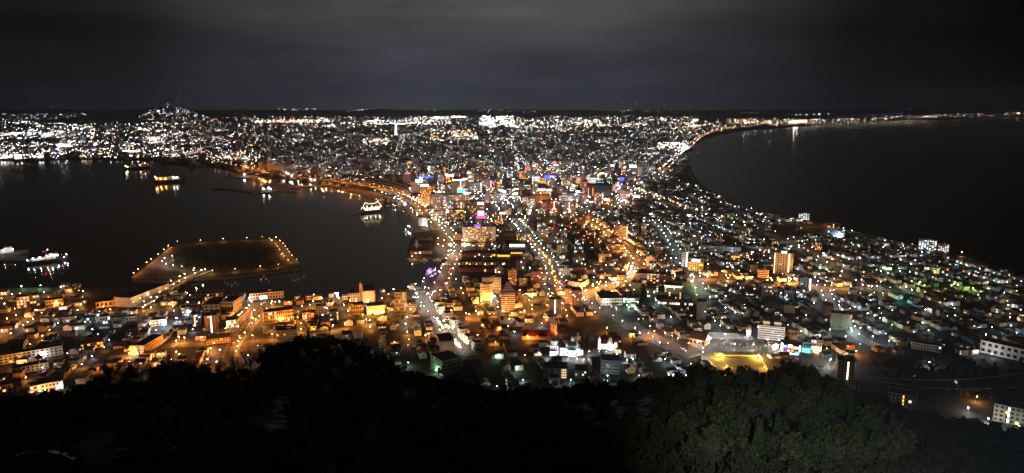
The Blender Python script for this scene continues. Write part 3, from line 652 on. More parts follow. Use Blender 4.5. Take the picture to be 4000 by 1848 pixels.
t, w, h, d = B('museum', 'amber lit museum with a row of white columns', 'museum', 1434, 1503, 1228, 1194, 20, 'ochre', 2, 9, .6, ('gold', 'amber'), roof='grey', pent=0)
for k in range(8): b = MB(); b.cyl(w * ((k + .5) / 8 - .5), -1.6, 0, h * .8, .55, .45, wall('white'), 8); b.build('column', t)
b = MB(); b.box(0, -1.2, h * .8, w, 2.4, h * .2 + .4, wall('cream')); b.build('entablature', t)
B('office_block', 'five storey amber brick office on the shore road', 'office block', 1544, 1591, 1229, 1143, 16, 'ochre', 6, 9, .06, ('amber',), roof='black')
B('flats', 'dark green flats right of the five storey amber office', 'flats', 1592, 1626, 1222, 1184, 16, 'dark grey', 5, 5, .1, ('warm', 'amber'), style='balcony')
for k, (u0, u1, vb, vt) in enumerate([(1150, 1172, 1176, 1159), (1195, 1222, 1172, 1157), (1227, 1256, 1172, 1160), (1338, 1360, 1172, 1157)]):
    B('harbour_shed', ['square shed with an orange door on the quay', 'low amber shed, middle of the quay row', 'amber shed with a lamp at its end', 'cream shed left of the factory'][k], 'shed', u0, u1, vb, vt, 10, 'cream', 1, 3, .1, ('amber',), pent=0)
B('harbour_office', 'long beige harbour office with slit windows', 'office block', 980, 1106, 1168, 1144, 24, 'beige', 2, 12, .06, ('white',), roof='black', sign=(-.1, 10, 3.5, 'cool', 18, -9))
t, w, h, d = B('hall', 'large beige hall with a black roof beside the garlanded street', 'hall', 1718, 1776, 1378, 1334, 34, 'beige', 1, 4, 0, roof='black', yaw=8, pent=0, style='none')
for k in range(5): child('pilaster', unit(wall('cream')), t, (w * ((k + .5) / 5 - .5), -.2, h / 2), 0, (.7, .4, h))
B('shop_block', 'orange lit shop house at the amber crossing', 'store', 1700, 1738, 1203, 1183, 14, 'ochre', 2, 6, .3, ('amber', 'gold'))
B('shop_block', 'long white canopy front under amber lamps', 'store', 1740, 1800, 1200, 1184, 14, 'cream', 2, 8, .25, ('gold', 'amber'))
# garlanded street: pale fronts along its right side
for k, (u0, u1, vb, vt, yw) in enumerate([(1716, 1738, 1226, 1200, 22), (1742, 1770, 1250, 1224, 22), (1768, 1792, 1278, 1252, 22), (1800, 1822, 1318, 1288, 22), (1826, 1850, 1345, 1316, 22), (1856, 1888, 1372, 1340, 22)]):
    B('shop_house', f'pale green lit shop house, {ordw(k)} uphill along the garlanded street', 'shop house', u0, u1, vb, vt, 14, ['green grey', 'cream', 'green grey', 'white', 'cream', 'white'][k], 2, 3, .15, ('warm', 'white'), yw, pent=0, group='shop houses along the garlanded street')
# left shore
t, w, h, d = B('school_block', 'bright amber three storey school with a tower end', 'school', 520, 560, 1384, 1352, 46, 'ochre', 3, 4, 0, ('amber',), -34, roof='black', pent=0)
b = MB(); b.box(-w * .2, -2.5, -1, w * .55, 5, h + 3, wall('ochre')); b.build('tower_end', t)
B('flats', 'dark slab of flats with a white stair strip', 'flats', 806, 852, 1312, 1234, 18, 'brown', 10, 5, .1, ('warm', 'white'), vstrip=[(.0, 'white', 8, 9)])
B('flats', 'dark flats with lit landings left of the stair strip slab', 'flats', 754, 786, 1274, 1230, 18, 'dark grey', 6, 3, .2, ('warm', 'cool'), vstrip=[(-.2, 'warm', 4, 6)])
B('flats', 'low flats with a zigzag of lit landings by the shore', 'flats', 712, 748, 1234, 1203, 16, 'dark grey', 5, 4, .3, ('white', 'warm'))
B('warehouse', 'big beige warehouse with a black roof behind dark slab', 'warehouse', 800, 856, 1232, 1192, 40, 'olive', 3, 3, .03, roof='black', yaw=-14, pent=0)
B('warehouse', 'dark warehouse facing the obelisk boulevard', 'warehouse', 868, 912, 1226, 1180, 34, 'olive', 3, 4, .03, roof='black', yaw=-24, pent=0)
B('warehouse', 'broad black roofed warehouse with amber front by the canal', 'warehouse', 708, 786, 1206, 1190, 40, 'ochre', 1, 6, 0, roof='black', pent=0, yaw=-8)
B('warehouse', 'beige quay warehouse with a long ribbed wall', 'warehouse', 452, 508, 1199, 1164, 95, 'beige', 1, 4, 0, ('amber',), -40, roof='black', pent=0, style='none')
B('warehouse', 'low dark roofed shed on the western quay', 'warehouse', 380, 452, 1200, 1178, 26, 'ochre', 1, 5, .05, ('amber',), roof='black', pent=0)
B('warehouse', 'long dark shed on the canal quay', 'warehouse', 786, 868, 1160, 1148, 20, 'beige', 1, 10, .02, roof='black', pent=0, yaw=-8)
B('store', 'pale green lit store beside the obelisk boulevard', 'store', 886, 930, 1279, 1252, 22, 'green grey', 2, 5, .25, ('white', 'cool'), roof='grey', pent=0)
B('hall', 'amber lit low hall at the foot of obelisk boulevard', 'hall', 812, 898, 1342, 1322, 16, 'ochre', 2, 9, .15, ('amber', 'gold'), rise=4, pent=0)
for k, (u0, u1, vb, vt, wc) in enumerate([(395, 430, 1268, 1238, 'white'), (440, 480, 1262, 1242, 'white'), (497, 534, 1268, 1238, 'pale grey'), (596, 650, 1272, 1250, 'green grey'), (250, 292, 1258, 1240, 'white'), (330, 372, 1262, 1242, 'pale grey')]):
    B('workshop', ['white workshop with a bright doorway on the western shore', 'long white workshop, second from the bright doorway one', 'cube shaped pale workshop lit from inside', 'greenish workshop under two cool lamps', 'white workshop far along the western shore', 'pale workshop between two white ones'][k], 'workshop', u0, u1, vb, vt, 14, wc, 2, 4, .25, ('cool', 'white'), pent=0)
B('flats', 'dim cream flats on the far western slope', 'flats', 20, 230, 1405, 1372, 14, 'cream', 3, 14, .04, ('amber',), pent=0)
B('hall', 'orange lit restaurant hall on the western slope', 'hall', 322, 400, 1362, 1340, 16, 'ochre', 2, 7, .8, ('orange', 'amber'), rise=4, pent=0)
B('hall', 'amber wall under two lamps on the western slope', 'hall', 62, 180, 1452, 1430, 14, 'ochre', 2, 8, .05, ('amber',), pent=0)
B('hotel', 'low hotel with a white lit window row on western slope', 'hotel', 130, 240, 1530, 1500, 16, 'cream', 2, 9, .5, ('white', 'warm'), pent=0)
B('hall', 'pale orange wing at the western edge of town', 'hall', -20, 80, 1545, 1505, 16, 'pink', 3, 6, .15, ('white', 'amber'), pent=0)
B('shop_block', 'pinkish lit building near the western green lawn', 'store', 75, 150, 1200, 1158, 20, 'pink', 4, 7, .6, ('warm', 'amber'), pent=1)
B('hall', 'amber hall right of the pinkish building on the west shore', 'hall', 185, 245, 1200, 1172, 16, 'ochre', 2, 6, .3, ('amber',), pent=0)
# east side
t, w, h, d = B('flats', 'long white flats with six balcony bands behind the car park', 'flats', 2962, 3060, 1328, 1276, 16, 'white', 6, 12, .04, ('warm',), 0, 'balcony', 'black', 0)
for q in (-.2, .22): b = MB(); b.box(w * q, 9, h, 9, 8, 5.5, wall('white'), 0, roofm('grey')); b.build('lift_house', t)
B('flats', 'narrow white flats beside the lawn car park', 'flats', 2916, 2932, 1314, 1282, 12, 'white', 4, 2, .1, ('cool',))
t, w, h, d = B('restaurant', 'neon restaurant covered with glowing white and blue signs', 'restaurant', 3050, 3128, 1385, 1352, 20, 'grey', 3, 7, .35, ('white', 'cool'), pent=0)
for fx, fz, sw, sh, cn, e in [(-.44, .8, 2.4, 11, 'white', 4), (-.24, .75, 5, 3, 'blue', 6), (-.05, 1.05, 5, 3, 'cool', 3), (.15, .85, 4, 4, 'warm', 1.4), (.4, .85, 2, 8, 'white', 3), (.0, .12, 18, 1.2, 'white', 3), (-.3, .32, 3, 3, 'red', 3), (.3, .3, 5, 2, 'cyan', 3), (.05, .5, 3, 3, 'amber', 2), (-.12, .4, 2, 4, 'white', 2)]:
    child('sign', unit(signm(cn, e)), t, (w * fx, -1.2, h * fz), 0, (sw, .5, sh))
b = MB()
for q in (-4, 0, 4): b.box(w * .1 + q, 12, h, .6, .6, 17, wall('ochre'))
for q in (5, 11, 16.5): b.box(w * .1, 12.4, h + q, 13 + (6 if q > 16 else 0), .6, .6, wall('ochre'))
b.build('roof_scaffold', t)
B('shop_block', 'cyan painted shop with a glowing turquoise sign', 'store', 3136, 3166, 1382, 1340, 16, 'cyan', 3, 3, .1, ('cool',), sign=(-.1, 10, 6, 'cyan', 6, -13))
B('flats', 'square beige flats with few round lit windows', 'flats', 3166, 3206, 1379, 1330, 16, 'beige', 4, 4, .3, ('white',), roof='black')
t, w, h, d = B('flats', 'brown tower of flats with a lit stair column', 'flats', 3268, 3328, 1512, 1412, 20, 'olive', 9, 5, .02, ('warm',), 8, vstrip=[(.12, 'warm', 8, 10)], roof='black')
B('chapel_hall', 'gabled dark hall with an orange flank by the car park', 'hall', 2692, 2752, 1350, 1326, 18, 'beige', 1, 4, .1, rise=7, yaw=-20, roof='brown', pent=0)
B('house_block', 'white cottage beneath the stair column tower', 'house', 3303, 3352, 1524, 1502, 12, 'white', 2, 4, .1, rise=3, roof='black', pent=0)
B('flats', 'white striped flats near the strait shore', 'flats', 3120, 3160, 860, 836, 14, 'white', 5, 5, .75, ('white', 'cool'), 0, 'balcony')
B('school_block', 'amber lit seaside school, long front', 'school', 3116, 3212, 908, 880, 16, 'ochre', 3, 16, .04, ('orange',), -8)
B('school_block', 'amber and dark seaside school wing', 'school', 3214, 3274, 908, 874, 18, 'brick', 4, 10, .12, ('warm',), -6)
B('school_block', 'blue-white lit school before the amber seaside school', 'school', 3226, 3294, 926, 895, 16, 'blue grey', 4, 9, .12, ('cool',))
B('flats', 'tall warm lit flats with two bright landing columns', 'flats', 3022, 3092, 1070, 990, 20, 'beige', 12, 7, .04, ('warm',), 0, 'win', vstrip=[(-.46, 'warm', 4, 13), (.28, 'warm', 6, 13)], sign=(.0, 8, 3, 'white', 14, .5))
B('flats', 'plain white flats with a dotted stair column', 'flats', 3117, 3165, 1133, 1087, 16, 'white', 7, 5, .05, ('cool',), vstrip=[(.42, 'white', 6, 6)])
B('flats', 'left one of the twin white seaside flats', 'flats', 3590, 3652, 982, 940, 16, 'white', 7, 7, .75, ('white', 'cool'), 0, 'balcony')
B('flats', 'right one of the twin white seaside flats', 'flats', 3665, 3702, 988, 957, 16, 'white', 5, 5, .75, ('white', 'cool'), 0, 'balcony')
B('flats', 'dim twin tower, left one, on the pale side street', 'flats', 3242, 3280, 1288, 1226, 18, 'olive', 10, 6, .02, ('orange',))
B('flats', 'dim twin tower, right one, on the pale side street', 'flats', 3284, 3322, 1290, 1230, 18, 'olive', 10, 6, .02, ('orange',))
B('shop_block', 'warm lit shop front row near the strait', 'store', 3612, 3664, 1068, 1046, 16, 'cream', 2, 6, .4, ('amber', 'warm'), pent=0)
B('shop_block', 'white and orange lit shop near the strait', 'store', 3672, 3702, 1070, 1046, 16, 'ochre', 2, 4, .5, ('white', 'amber'), pent=0)
B('warehouse', 'long floodlit white shed at the eastern edge', 'warehouse', 3840, 4010, 1398, 1352, 20, 'white', 2, 8, .04, ('white',), -14, pent=0)
B('school_block', 'long white low building on the eastern slope', 'school', 3566, 3668, 1370, 1346, 14, 'white', 2, 10, .12, ('white',), pent=0)
B('flats', 'square block of flats with a column of yellow windows', 'flats', 3468, 3568, 1602, 1542, 18, 'beige', 4, 7, .08, ('gold', 'warm'), vstrip=[(.05, 'gold', 3, 4)], roof='black', pent=0)
B('flats', 'dim flats with a bright stairwell at the eastern edge', 'flats', 3890, 4030, 1660, 1595, 18, 'olive', 4, 8, .06, ('gold',), vstrip=[(-.15, 'white', 7, 3)], roof='black', pent=0)
t, w, h, d = B('school_block', 'green lit school with tall latticed walls below the ridge', 'school', 1730, 1800, 1462, 1405, 30, 'green grey', 4, 8, .0, ('white',), 30, roof='black', pent=0)
B('school_block', 'dark low wing of the green lit school', 'school', 1805, 1880, 1470, 1430, 18, 'dark grey', 3, 7, .0, roof='black', pent=0)
B('flats', 'dark flats with four lit landing rows below the churches', 'flats', 2122, 2216, 1478, 1440, 20, 'dark grey', 4, 4, 0, roof='black', vstrip=[(.35, 'warm', 1.6, 4), (.28, 'warm', 1.2, 4), (.42, 'warm', 1.4, 4)], pent=0)
B('flats', 'dark low flats with three lit windows below churches', 'flats', 2246, 2290, 1478, 1450, 20, 'dark grey', 3, 5, .15, ('warm',), roof='black', pent=0)
B('school_block', 'grey school on the eastern hillside beneath white churches', 'school', 2346, 2420, 1462, 1410, 22, 'grey', 4, 8, .03, roof='grey', pent=0)

# ------------------------------------------------------------------ churches and other landmarks
def at(u, v): x, y, _ = P(u, v); return x, y, -math.atan2(x, y)
x, y, rz = at(2207, 1390); zc = y * CP + H * SP; k = zc / FPX            # k: metres per photograph pixel here
ch = thing('church', 'white floodlit church with blue-green roofs, bell tower and onion domes', 'church', (x, y, 0), rz); FOOT.append((x, y + 10, 24))
wh, teal = pbr('church plaster', (.72, .74, .75), .8, .12, .5), pbr('copper roof', (.10, .19, .23), .5, .2, .5)
hh = lambda px: px * k * 1.07
def bxp(nm, cx, cy, z0, sx, sy, h, m, top=None, par=None): b = MB(); b.box(cx, cy, z0, sx, sy, h, m, 0, top); return b.build(nm, par or ch)
nv = bxp('nave', 6, 8, 0, 26, 15, hh(30), wh)
b = MB(); b.gable(6, 8, hh(30) + .02, 26, 15, hh(8), teal, 0, .6, 3); b.build('nave_roof', ch)
b = MB(); b.box(9, 8, hh(30), 15, 13, hh(6), wh); b.lathe(9, 8, hh(36), [(9, 0), (7.5, hh(5)), (4.6, hh(11)), (2.4, hh(14))], teal, 8); b.build('crossing_roof', ch)
b = MB(); b.lathe(9, 8, hh(48), [(2.3, 0), (2.3, hh(11)), (2.9, hh(12)), (2.2, hh(15)), (.8, hh(18)), (.2, hh(21)), (0, hh(23))], wh, 10); b.build('onion_dome', ch)
for dx, dy in ((-7, 1), (6.5, 1), (-6.5, 13), (6, 13)):
    b = MB(); b.lathe(9 + dx, dy + 1, hh(34), [(1.4, 0), (1.4, hh(8)), (1.8, hh(9)), (1.2, hh(11)), (.2, hh(14))], wh, 8); b.build('onion_dome', ch)
tw = bxp('tower', -14, 6, 0, 11, 11, hh(36), wh)
b = MB(); b.lathe(-14, 6, hh(36), [(5, 0), (5, hh(16)), (5.6, hh(17)), (5, hh(18))], wh, 8); b.build('belfry', tw)
b = MB(); b.lathe(-14, 6, hh(54), [(5.2, 0), (3, hh(7)), (.8, hh(17)), (.2, hh(24)), (0, hh(26))], teal, 8); b.build('spire', tw)
bxp('porch', -15, -1.5, 0, 9, 5, hh(20), wh); bxp('porch', 9, -1.5, 0, 10, 4, hh(25), wh); bxp('apse', 20.5, 8, 0, 6, 9, hh(20), wh, teal)
for wx in (-17, -12, 3.5, 7.5, 10.5, 15): bxp('window', wx, -.2 if wx > 0 and wx not in (7.5, 10.5) else (-4.1 if wx < 0 else -3.6), hh(5), 1.2, .3, hh(9), GLASS, None, nv)
for wx in (-17, -14, -11): bxp('window', wx, .4, hh(24), .9, .3, hh(8), GLASS, None, tw)
FLOODS = []     # floodlights: (x, y, z, colour, strength, size)
for dx in (-20, -8, 4, 16, 24): FLOODS.append((x + math.cos(rz) * dx + math.sin(rz) * 13, y + math.sin(rz) * dx - math.cos(rz) * 13, 1.2, 'cool', 260, .55, 'white domed church'))

x, y, rz = at(2378, 1367); k = (y * CP + H * SP) / FPX
ch = thing('church', 'small white lit church with an arched bay and two slim towers', 'church', (x, y, 0), rz); FOOT.append((x, y + 8, 18))
maroon = pbr('maroon roof', (.13, .045, .05), .7, .2, .6)
bxp('hall', 0, 9, 0, 24, 14, hh(20), wh); b = MB(); b.gable(0, 9, hh(20) + .02, 24, 14, hh(14), maroon, 0, .5, 0, wh); b.build('hall_roof', ch)
bxp('bay', 1.5, .5, 0, 6.5, 5, hh(30), wh); b = MB(); b.lathe(1.5, 2, hh(30), [(3.4, 0), (3.0, hh(7)), (1.6, hh(13)), (0, hh(16))], wh, 10); b.build('bay_dome', ch)
bxp('tower', -12.5, 1, 0, 3.4, 3.4, hh(38), wh); b = MB(); b.lathe(-12.5, 1, hh(38), [(1.9, 0), (.9, hh(6)), (0, hh(12))], wh, 8); b.build('spire', ch)
bxp('tower', 9, 1, 0, 4.2, 4, hh(30), wh); b = MB(); b.lathe(9, 1, hh(30), [(2.8, 0), (0, hh(12))], maroon, 4); b.build('spire', ch)
for wx, z in ((-7, 7), (-4, 7), (5.5, 7), (1.5, 10), (9, 16)): bxp('window', wx, -2.1 if wx == 1.5 else (-1.1 if wx == 9 else 1.85), hh(z), 1.3, .3, hh(7), GLASS)
for dx in (-12, -3, 6, 12): FLOODS.append((x + math.cos(rz) * dx + math.sin(rz) * 9, y + math.sin(rz) * dx - math.cos(rz) * 9, 1.0, 'white', 170, .5, 'twin-towered white church'))
b = MB(); bxp('gatehouse', 12, -8, 0, 8, 6, 5, wall('cream'), roofm('brown'))

x, y, rz = at(2112, 1332); k = (y * CP + H * SP) / FPX
ch = thing('church', 'brick church with a long dark red roof and orange lit spire', 'church', (x, y, 0), rz); FOOT.append((x, y + 10, 22)); FOOT.append((x - 16, y + 8, 14))
rr = pbr('crimson roof', (.15, .028, .024), .7, .2, .6)
bxp('nave', -4, 12, 0, 44, 16, hh(14), wall('ochre')); b = MB(); b.gable(-4, 12, hh(14) + .02, 44, 16, hh(17), rr, 0, .6, 0, wall('cream')); b.build('roof', ch)
for q in (-18, -4, 10): b = MB(); b.gable(q, 4.6, hh(13), 7, 5, hh(9), rr, math.pi / 2, .2, 0, wall('cream')); b.build('dormer', ch)
tw = bxp('tower', 18, 22, 0, 8, 8, hh(46), wall('pink')); b = MB(); b.lathe(18, 22, hh(46), [(5.4, 0), (3.2, hh(9)), (1.2, hh(22)), (0, hh(34))], wall('pink'), 6); b.build('spire', tw)
for qx, qy in ((-3.6, -3.6), (3.6, -3.6), (3.6, 3.6), (-3.6, 3.6)): b = MB(); b.lathe(18 + qx, 22 + qy, hh(44), [(.8, 0), (.8, hh(6)), (0, hh(12))], wall('cream'), 6); b.build('pinnacle', tw)
for z in (20, 32): bxp('window', 18, 17.9, hh(z), 1.6, .3, hh(8), GLASS)
for dx, dy in ((14, 12), (23, 13), (18, 9)): FLOODS.append((x + math.cos(rz) * dx - math.sin(rz) * dy, y + math.sin(rz) * dx + math.cos(rz) * dy, hh(32) if dy == 9 else hh(16), 'orange', 130, .4, 'long red roofed church'))
B('parish_hall', 'pale green parish hall with a red tiled roof', 'hall', 2182, 2222, 1322, 1300, 12, 'cream', 2, 4, .05, rise=3.5, roof='dark red', pent=0)

# lookout tower far out in the plain
x, y, _ = P(1547, 527); k = (y * CP + H * SP) / FPX; ht = height_at(x, y, 478)
lt = thing('lookout_tower', 'white floodlit lookout tower standing over the far city', 'tower', (x, y, 0))
b = MB(); b.lathe(0, 0, 0, [(15, 0), (11, ht * .2), (9.5, ht * .86)], wall('white'), 10); b.build('shaft', lt)
b = MB(); b.lathe(0, 0, ht * .86, [(9.5, 0), (24, ht * .03), (25, ht * .08), (19, ht * .12), (5, ht * .14), (0, ht * .14)], wall('white'), 10); b.build('observation_deck', lt)
b = MB(); b.lathe(0, 0, ht * .885, [(25.5, 0), (25.5, 3)], lamp('white', 3), 10); b.build('deck_window', lt)
b = MB(); b.bar((0, 0, ht * .99), (0, 0, ht * 1.12), .8, .3, STEEL); b.build('mast', lt)
for q, zq in ((-24, 14), (24, 14), (-22, 45), (22, 45), (-26, 74), (26, 74)): beam(q, -26, zq, 'white', 45000, lt, 2)

# obelisk
x, y, _ = P(984, 1242); ob = thing('obelisk', 'small lit obelisk on the boulevard crossing', 'monument', (x, y, 0)); FOOT.append((x, y, 4))
b = MB(); b.lathe(0, 0, 0, [(3, 0), (3, .6), (1.8, .7), (1.8, 2)], wall('white'), 4); b.build('plinth', ob)
b = MB(); b.lathe(0, 0, 2, [(1.2, 0), (.7, 8), (0, 10)], wall('white'), 4); b.build('shaft', ob)
FLOODS.append((x + 3, y - 4, .6, 'gold', 120, .4, 'lit obelisk'))

# ------------------------------------------------------------------ elevated harbour road, rail yard
HW = smooth([P(u, v, 12)[:2] for u, v in [(845, 634), (905, 648), (1000, 667), (1080, 682), (1165, 693), (1300, 706), (1420, 724), (1520, 746), (1580, 768), (1625, 797), (1655, 826), (1680, 852), (1706, 878)]], 6)
hx, hy = HW[len(HW) // 2]; hl = [(a - hx, c - hy) for a, c in HW]
hw = thing('elevated_road', 'long curving elevated road washed in orange light along the harbour', 'elevated road', (hx, hy, 0))
zz = [max(1.2, 12 * min(1, (len(hl) - 1 - i) / 14)) for i in range(len(hl))]
def deck(w, dz, m, flip=False):
    b = MB(); n_ = len(hl); vs = []
    for i, p in enumerate(hl):
        a, c = hl[max(0, i - 1)], hl[min(n_ - 1, i + 1)]; L = math.dist(a, c); nx, ny = -(c[1] - a[1]) / L * w / 2, (c[0] - a[0]) / L * w / 2
        vs += [(p[0] + nx, p[1] + ny, zz[i] + dz), (p[0] - nx, p[1] - ny, zz[i] + dz)]
    b.add(vs, [(2 * i + 1, 2 * i + 3, 2 * i + 2, 2 * i) for i in range(n_ - 1)], m); return b
deck(21, -1.1, CONC).build('girder', hw); deck(18, 0, ASPHALT).build('deck', hw)
for s in (-1, 1):
    b = MB()
    for i, (a, c) in enumerate(zip(hl, hl[1:])):
        L = math.dist(a, c); dx, dy = (c[0] - a[0]) / L, (c[1] - a[1]) / L
        b.box((a[0] + c[0]) / 2 - dy * 9.3 * s, (a[1] + c[1]) / 2 + dx * 9.3 * s, (zz[i] + zz[i + 1]) / 2 - 1.2, L + .5, .4, 2.2, CONC, math.atan2(dy, dx))
    b.build('parapet', hw)
for x, y, a in resample(hl, 60)[2:-6]: b = MB(); b.box(x, y, -3, 3, 9, 14, CONC, a); b.build('pier', hw)
for j, off in enumerate((0, 13, 27)):
    pts = smooth([P(u + off * .9, v - off * .55)[:2] for u, v in [(1395, 724), (1450, 722), (1505, 730), (1545, 742), (1575, 757), (1583, 772)]], 6)
    cxm, cym = pts[len(pts) // 2]; pc = thing('platform_canopy', f'curved white platform roof at the rail station, {ordw(j)} from the harbour', 'platform', (cxm, cym, 0), 0, 'platform roofs of the rail station')
    lp = [(a - cxm, c - cym) for a, c in pts]
    b = MB(); b.ribbon(lp, 11, 5.2, wall('white')); b.ribbon(lp[::-1], 11, 4.9, wall('white')); b.build('roof', pc)
    b = MB(); b.ribbon(lp, 9, 1.0, CONC); b.build('platform', pc)
    b = MB()
    for a, c, r_ in resample(lp, 26): b.box(a, c, 1, .5, .5, 4, STEEL, r_)
    b.build('column', pc).__setitem__('kind', 'stuff')
mb = MB(); mb.prism([P(u, v)[:2] for u, v in [(1335, 690), (1480, 706), (1560, 728), (1590, 768), (1530, 742), (1440, 720), (1350, 706)]], 0, .09, PAVE); tag(mb.build('ground of the rail yard'), kind='structure')

# ------------------------------------------------------------------ lamps
LAMPS = []         # every street lamp: x, y, height, colour, strength, radius, street, kerb, place along it, base height
def row(key, step, colours, h=8.5, e=300, both=True, off=None, pts=None, w=None, zb=0.0, stag=0.0, jit=1.0):
    if pts is None: pts, w = ROADS[key]
    off = off if off is not None else w / 2 + 1.2
    for side, s in ((('near kerb', 1), ('far kerb', -1)) if both else (('kerb', 1),)):
        for i, (x, y, a) in enumerate(resample(pts, step)):
            if random.random() < .10 and 'island' not in key: continue
            c = random.choice(colours); q = random.uniform(-.2, .2) * step + (stag * step if s < 0 else 0)
            x2 = x - math.sin(a) * off * s + math.cos(a) * q; y2 = y + math.cos(a) * off * s + math.sin(a) * q
            d = math.hypot(x2, y2)
            LAMPS.append([x2, y2, h + random.uniform(-.8, .8) * 0, c, e * random.choice([.45, .7, .9, 1.1, 1.4]), d, key, side, i, zb])
            FOOT.append((x2, y2, 1.5))
row('tree lined avenue', 33, ['white', 'white', 'green', 'warm'], e=260)
row('wide white lit street', 34, ['white', 'white', 'cool', 'green'], e=170)
row('waterfront road', 39, ['warm', 'amber', 'warm'], 8, 330)
row('steep garlanded street', 28, ['white', 'green', 'white'], 6, 230)
row('orange curved road', 36, ['orange', 'orange', 'amber'], 9, 820)
row('amber cross street', 34, ['orange', 'orange', 'amber'], 8, 560)
row('short white street', 46, ['cool', 'white', 'green'], 8, 230)
row('pale side street', 30, ['white', 'cool'], 8, 170)
row('obelisk boulevard', 20, ['orange', 'amber', 'orange'], 7, 360)
row('western shore road', 34, ['orange', 'orange', 'amber'], 8, 300, True, stag=.5)
row('amber hillside street', 26, ['orange', 'orange', 'amber'], 8, 420, False)
row('amber middle street', 24, ['orange', 'amber', 'orange'], 8, 420, False)
row('amber slope street', 32, ['orange', 'orange'], 8, 420, False)
row('quay road', 40, ['warm', 'white'], 9, 300)
row('long eastern road', 60, ['warm', 'warm', 'white', 'amber'], 9, 300, True, stag=.5)
row('coast road full of traffic', 60, ['warm', 'red', 'red', 'amber', 'white'], 9, 420)
row('street to the lookout tower', 85, ['white', 'white', 'green'], 10, 260)
row('green lit boulevard', 70, ['green', 'white', 'cool'], 10, 240)
row('gold lit boulevard', 90, ['amber', 'gold', 'warm'], 10, 260)
row('white lit suburban road', 110, ['white', 'cool'], 10, 220)
row('cool lit suburban road', 95, ['cool', 'white'], 10, 220)
row('island bridge', 26, ['warm', 'warm', 'amber'], 7.5, 240, True, 7.6, BP, 15, 5.0)
HWr = [(a, c) for a, c in HW]
row('elevated road', 62, ['orange'], 9.5, 520, True, 9.6, HWr[:-12], 18, 12.0)
row('elevated road ramp', 48, ['orange', 'amber'], 9, 420, True, 9.8, HWr[-13:], 18, 6.0)
row('foot of the elevated road', 46, ['warm', 'white'], 8, 300, True, 22, HWr[40:], 18, 0)
isl = lambda px: smooth([P(u, v)[:2] for u, v in px], 4)
row('island west walk', 44, ['orange', 'orange', 'amber'], 6, 330, False, 6, isl([(532, 1084), (590, 1036), (640, 998), (684, 960)]), 8, 1.2)
row('island north walk', 46, ['orange'], 7, 230, False, 2, isl([(700, 957), (850, 948), (1066, 937)]), 8, 1.2)
row('island east walk', 36, ['orange', 'amber'], 6, 260, True, 8, isl([(1066, 940), (1096, 968), (1124, 1010), (1158, 1040)]), 12, 1.2)
row('island south walk', 40, ['orange', 'amber'], 6, 260, False, 2, isl([(830, 1072), (950, 1062), (1100, 1046)]), 12, 1.2)
row('island bridge landing', 26, ['warm', 'white'], 7, 300, False, 2, isl([(800, 1066), (700, 1054), (640, 1040), (660, 1018), (728, 1012)]), 12, 1.2)
row('round quay promenade', 22, ['white', 'warm'], 6, 300, False, 1, [P(u, v)[:2] for u, v in [(1500, 1150), (1600, 1133), (1652, 1112), (1668, 1088), (1676, 1072)]], 6, 0)
row('hotel forecourt', 9, ['warm', 'amber', 'white'], 4, 160, False, 0, [P(u, v)[:2] for u, v in [(1806, 966), (1935, 968)]], 6, 0)
row('brick warehouse lane', 17, ['white', 'warm'], 5, 190, False, 0, [P(u, v)[:2] for u, v in [(1800, 1041), (1980, 1043)]], 6, 0)
row('brick warehouse back lane', 20, ['amber', 'warm'], 5, 120, False, 0, [P(u, v)[:2] for u, v in [(1850, 1011), (1950, 1012)]], 6, 0)
row('orange lane south of downtown', 22, ['orange', 'red', 'orange'], 7, 330, True, 7, [P(u, v)[:2] for u, v in [(2118, 796), (2150, 818), (2178, 838), (2230, 838)]], 8, 0)
row('yellow lit street', 24, ['gold', 'amber', 'orange', 'amber'], 7, 760, True, 7, [P(u, v)[:2] for u, v in [(2085, 1172), (2150, 1168), (2210, 1160), (2280, 1147), (2350, 1130), (2400, 1110)]], 8, 0)
row('white cobbled lane', 13, ['white', 'cool'], 5, 260, False, 0, [P(u, v)[:2] for u, v in [(2406, 1102), (2440, 1090), (2462, 1066), (2468, 1046)]], 8, 0)

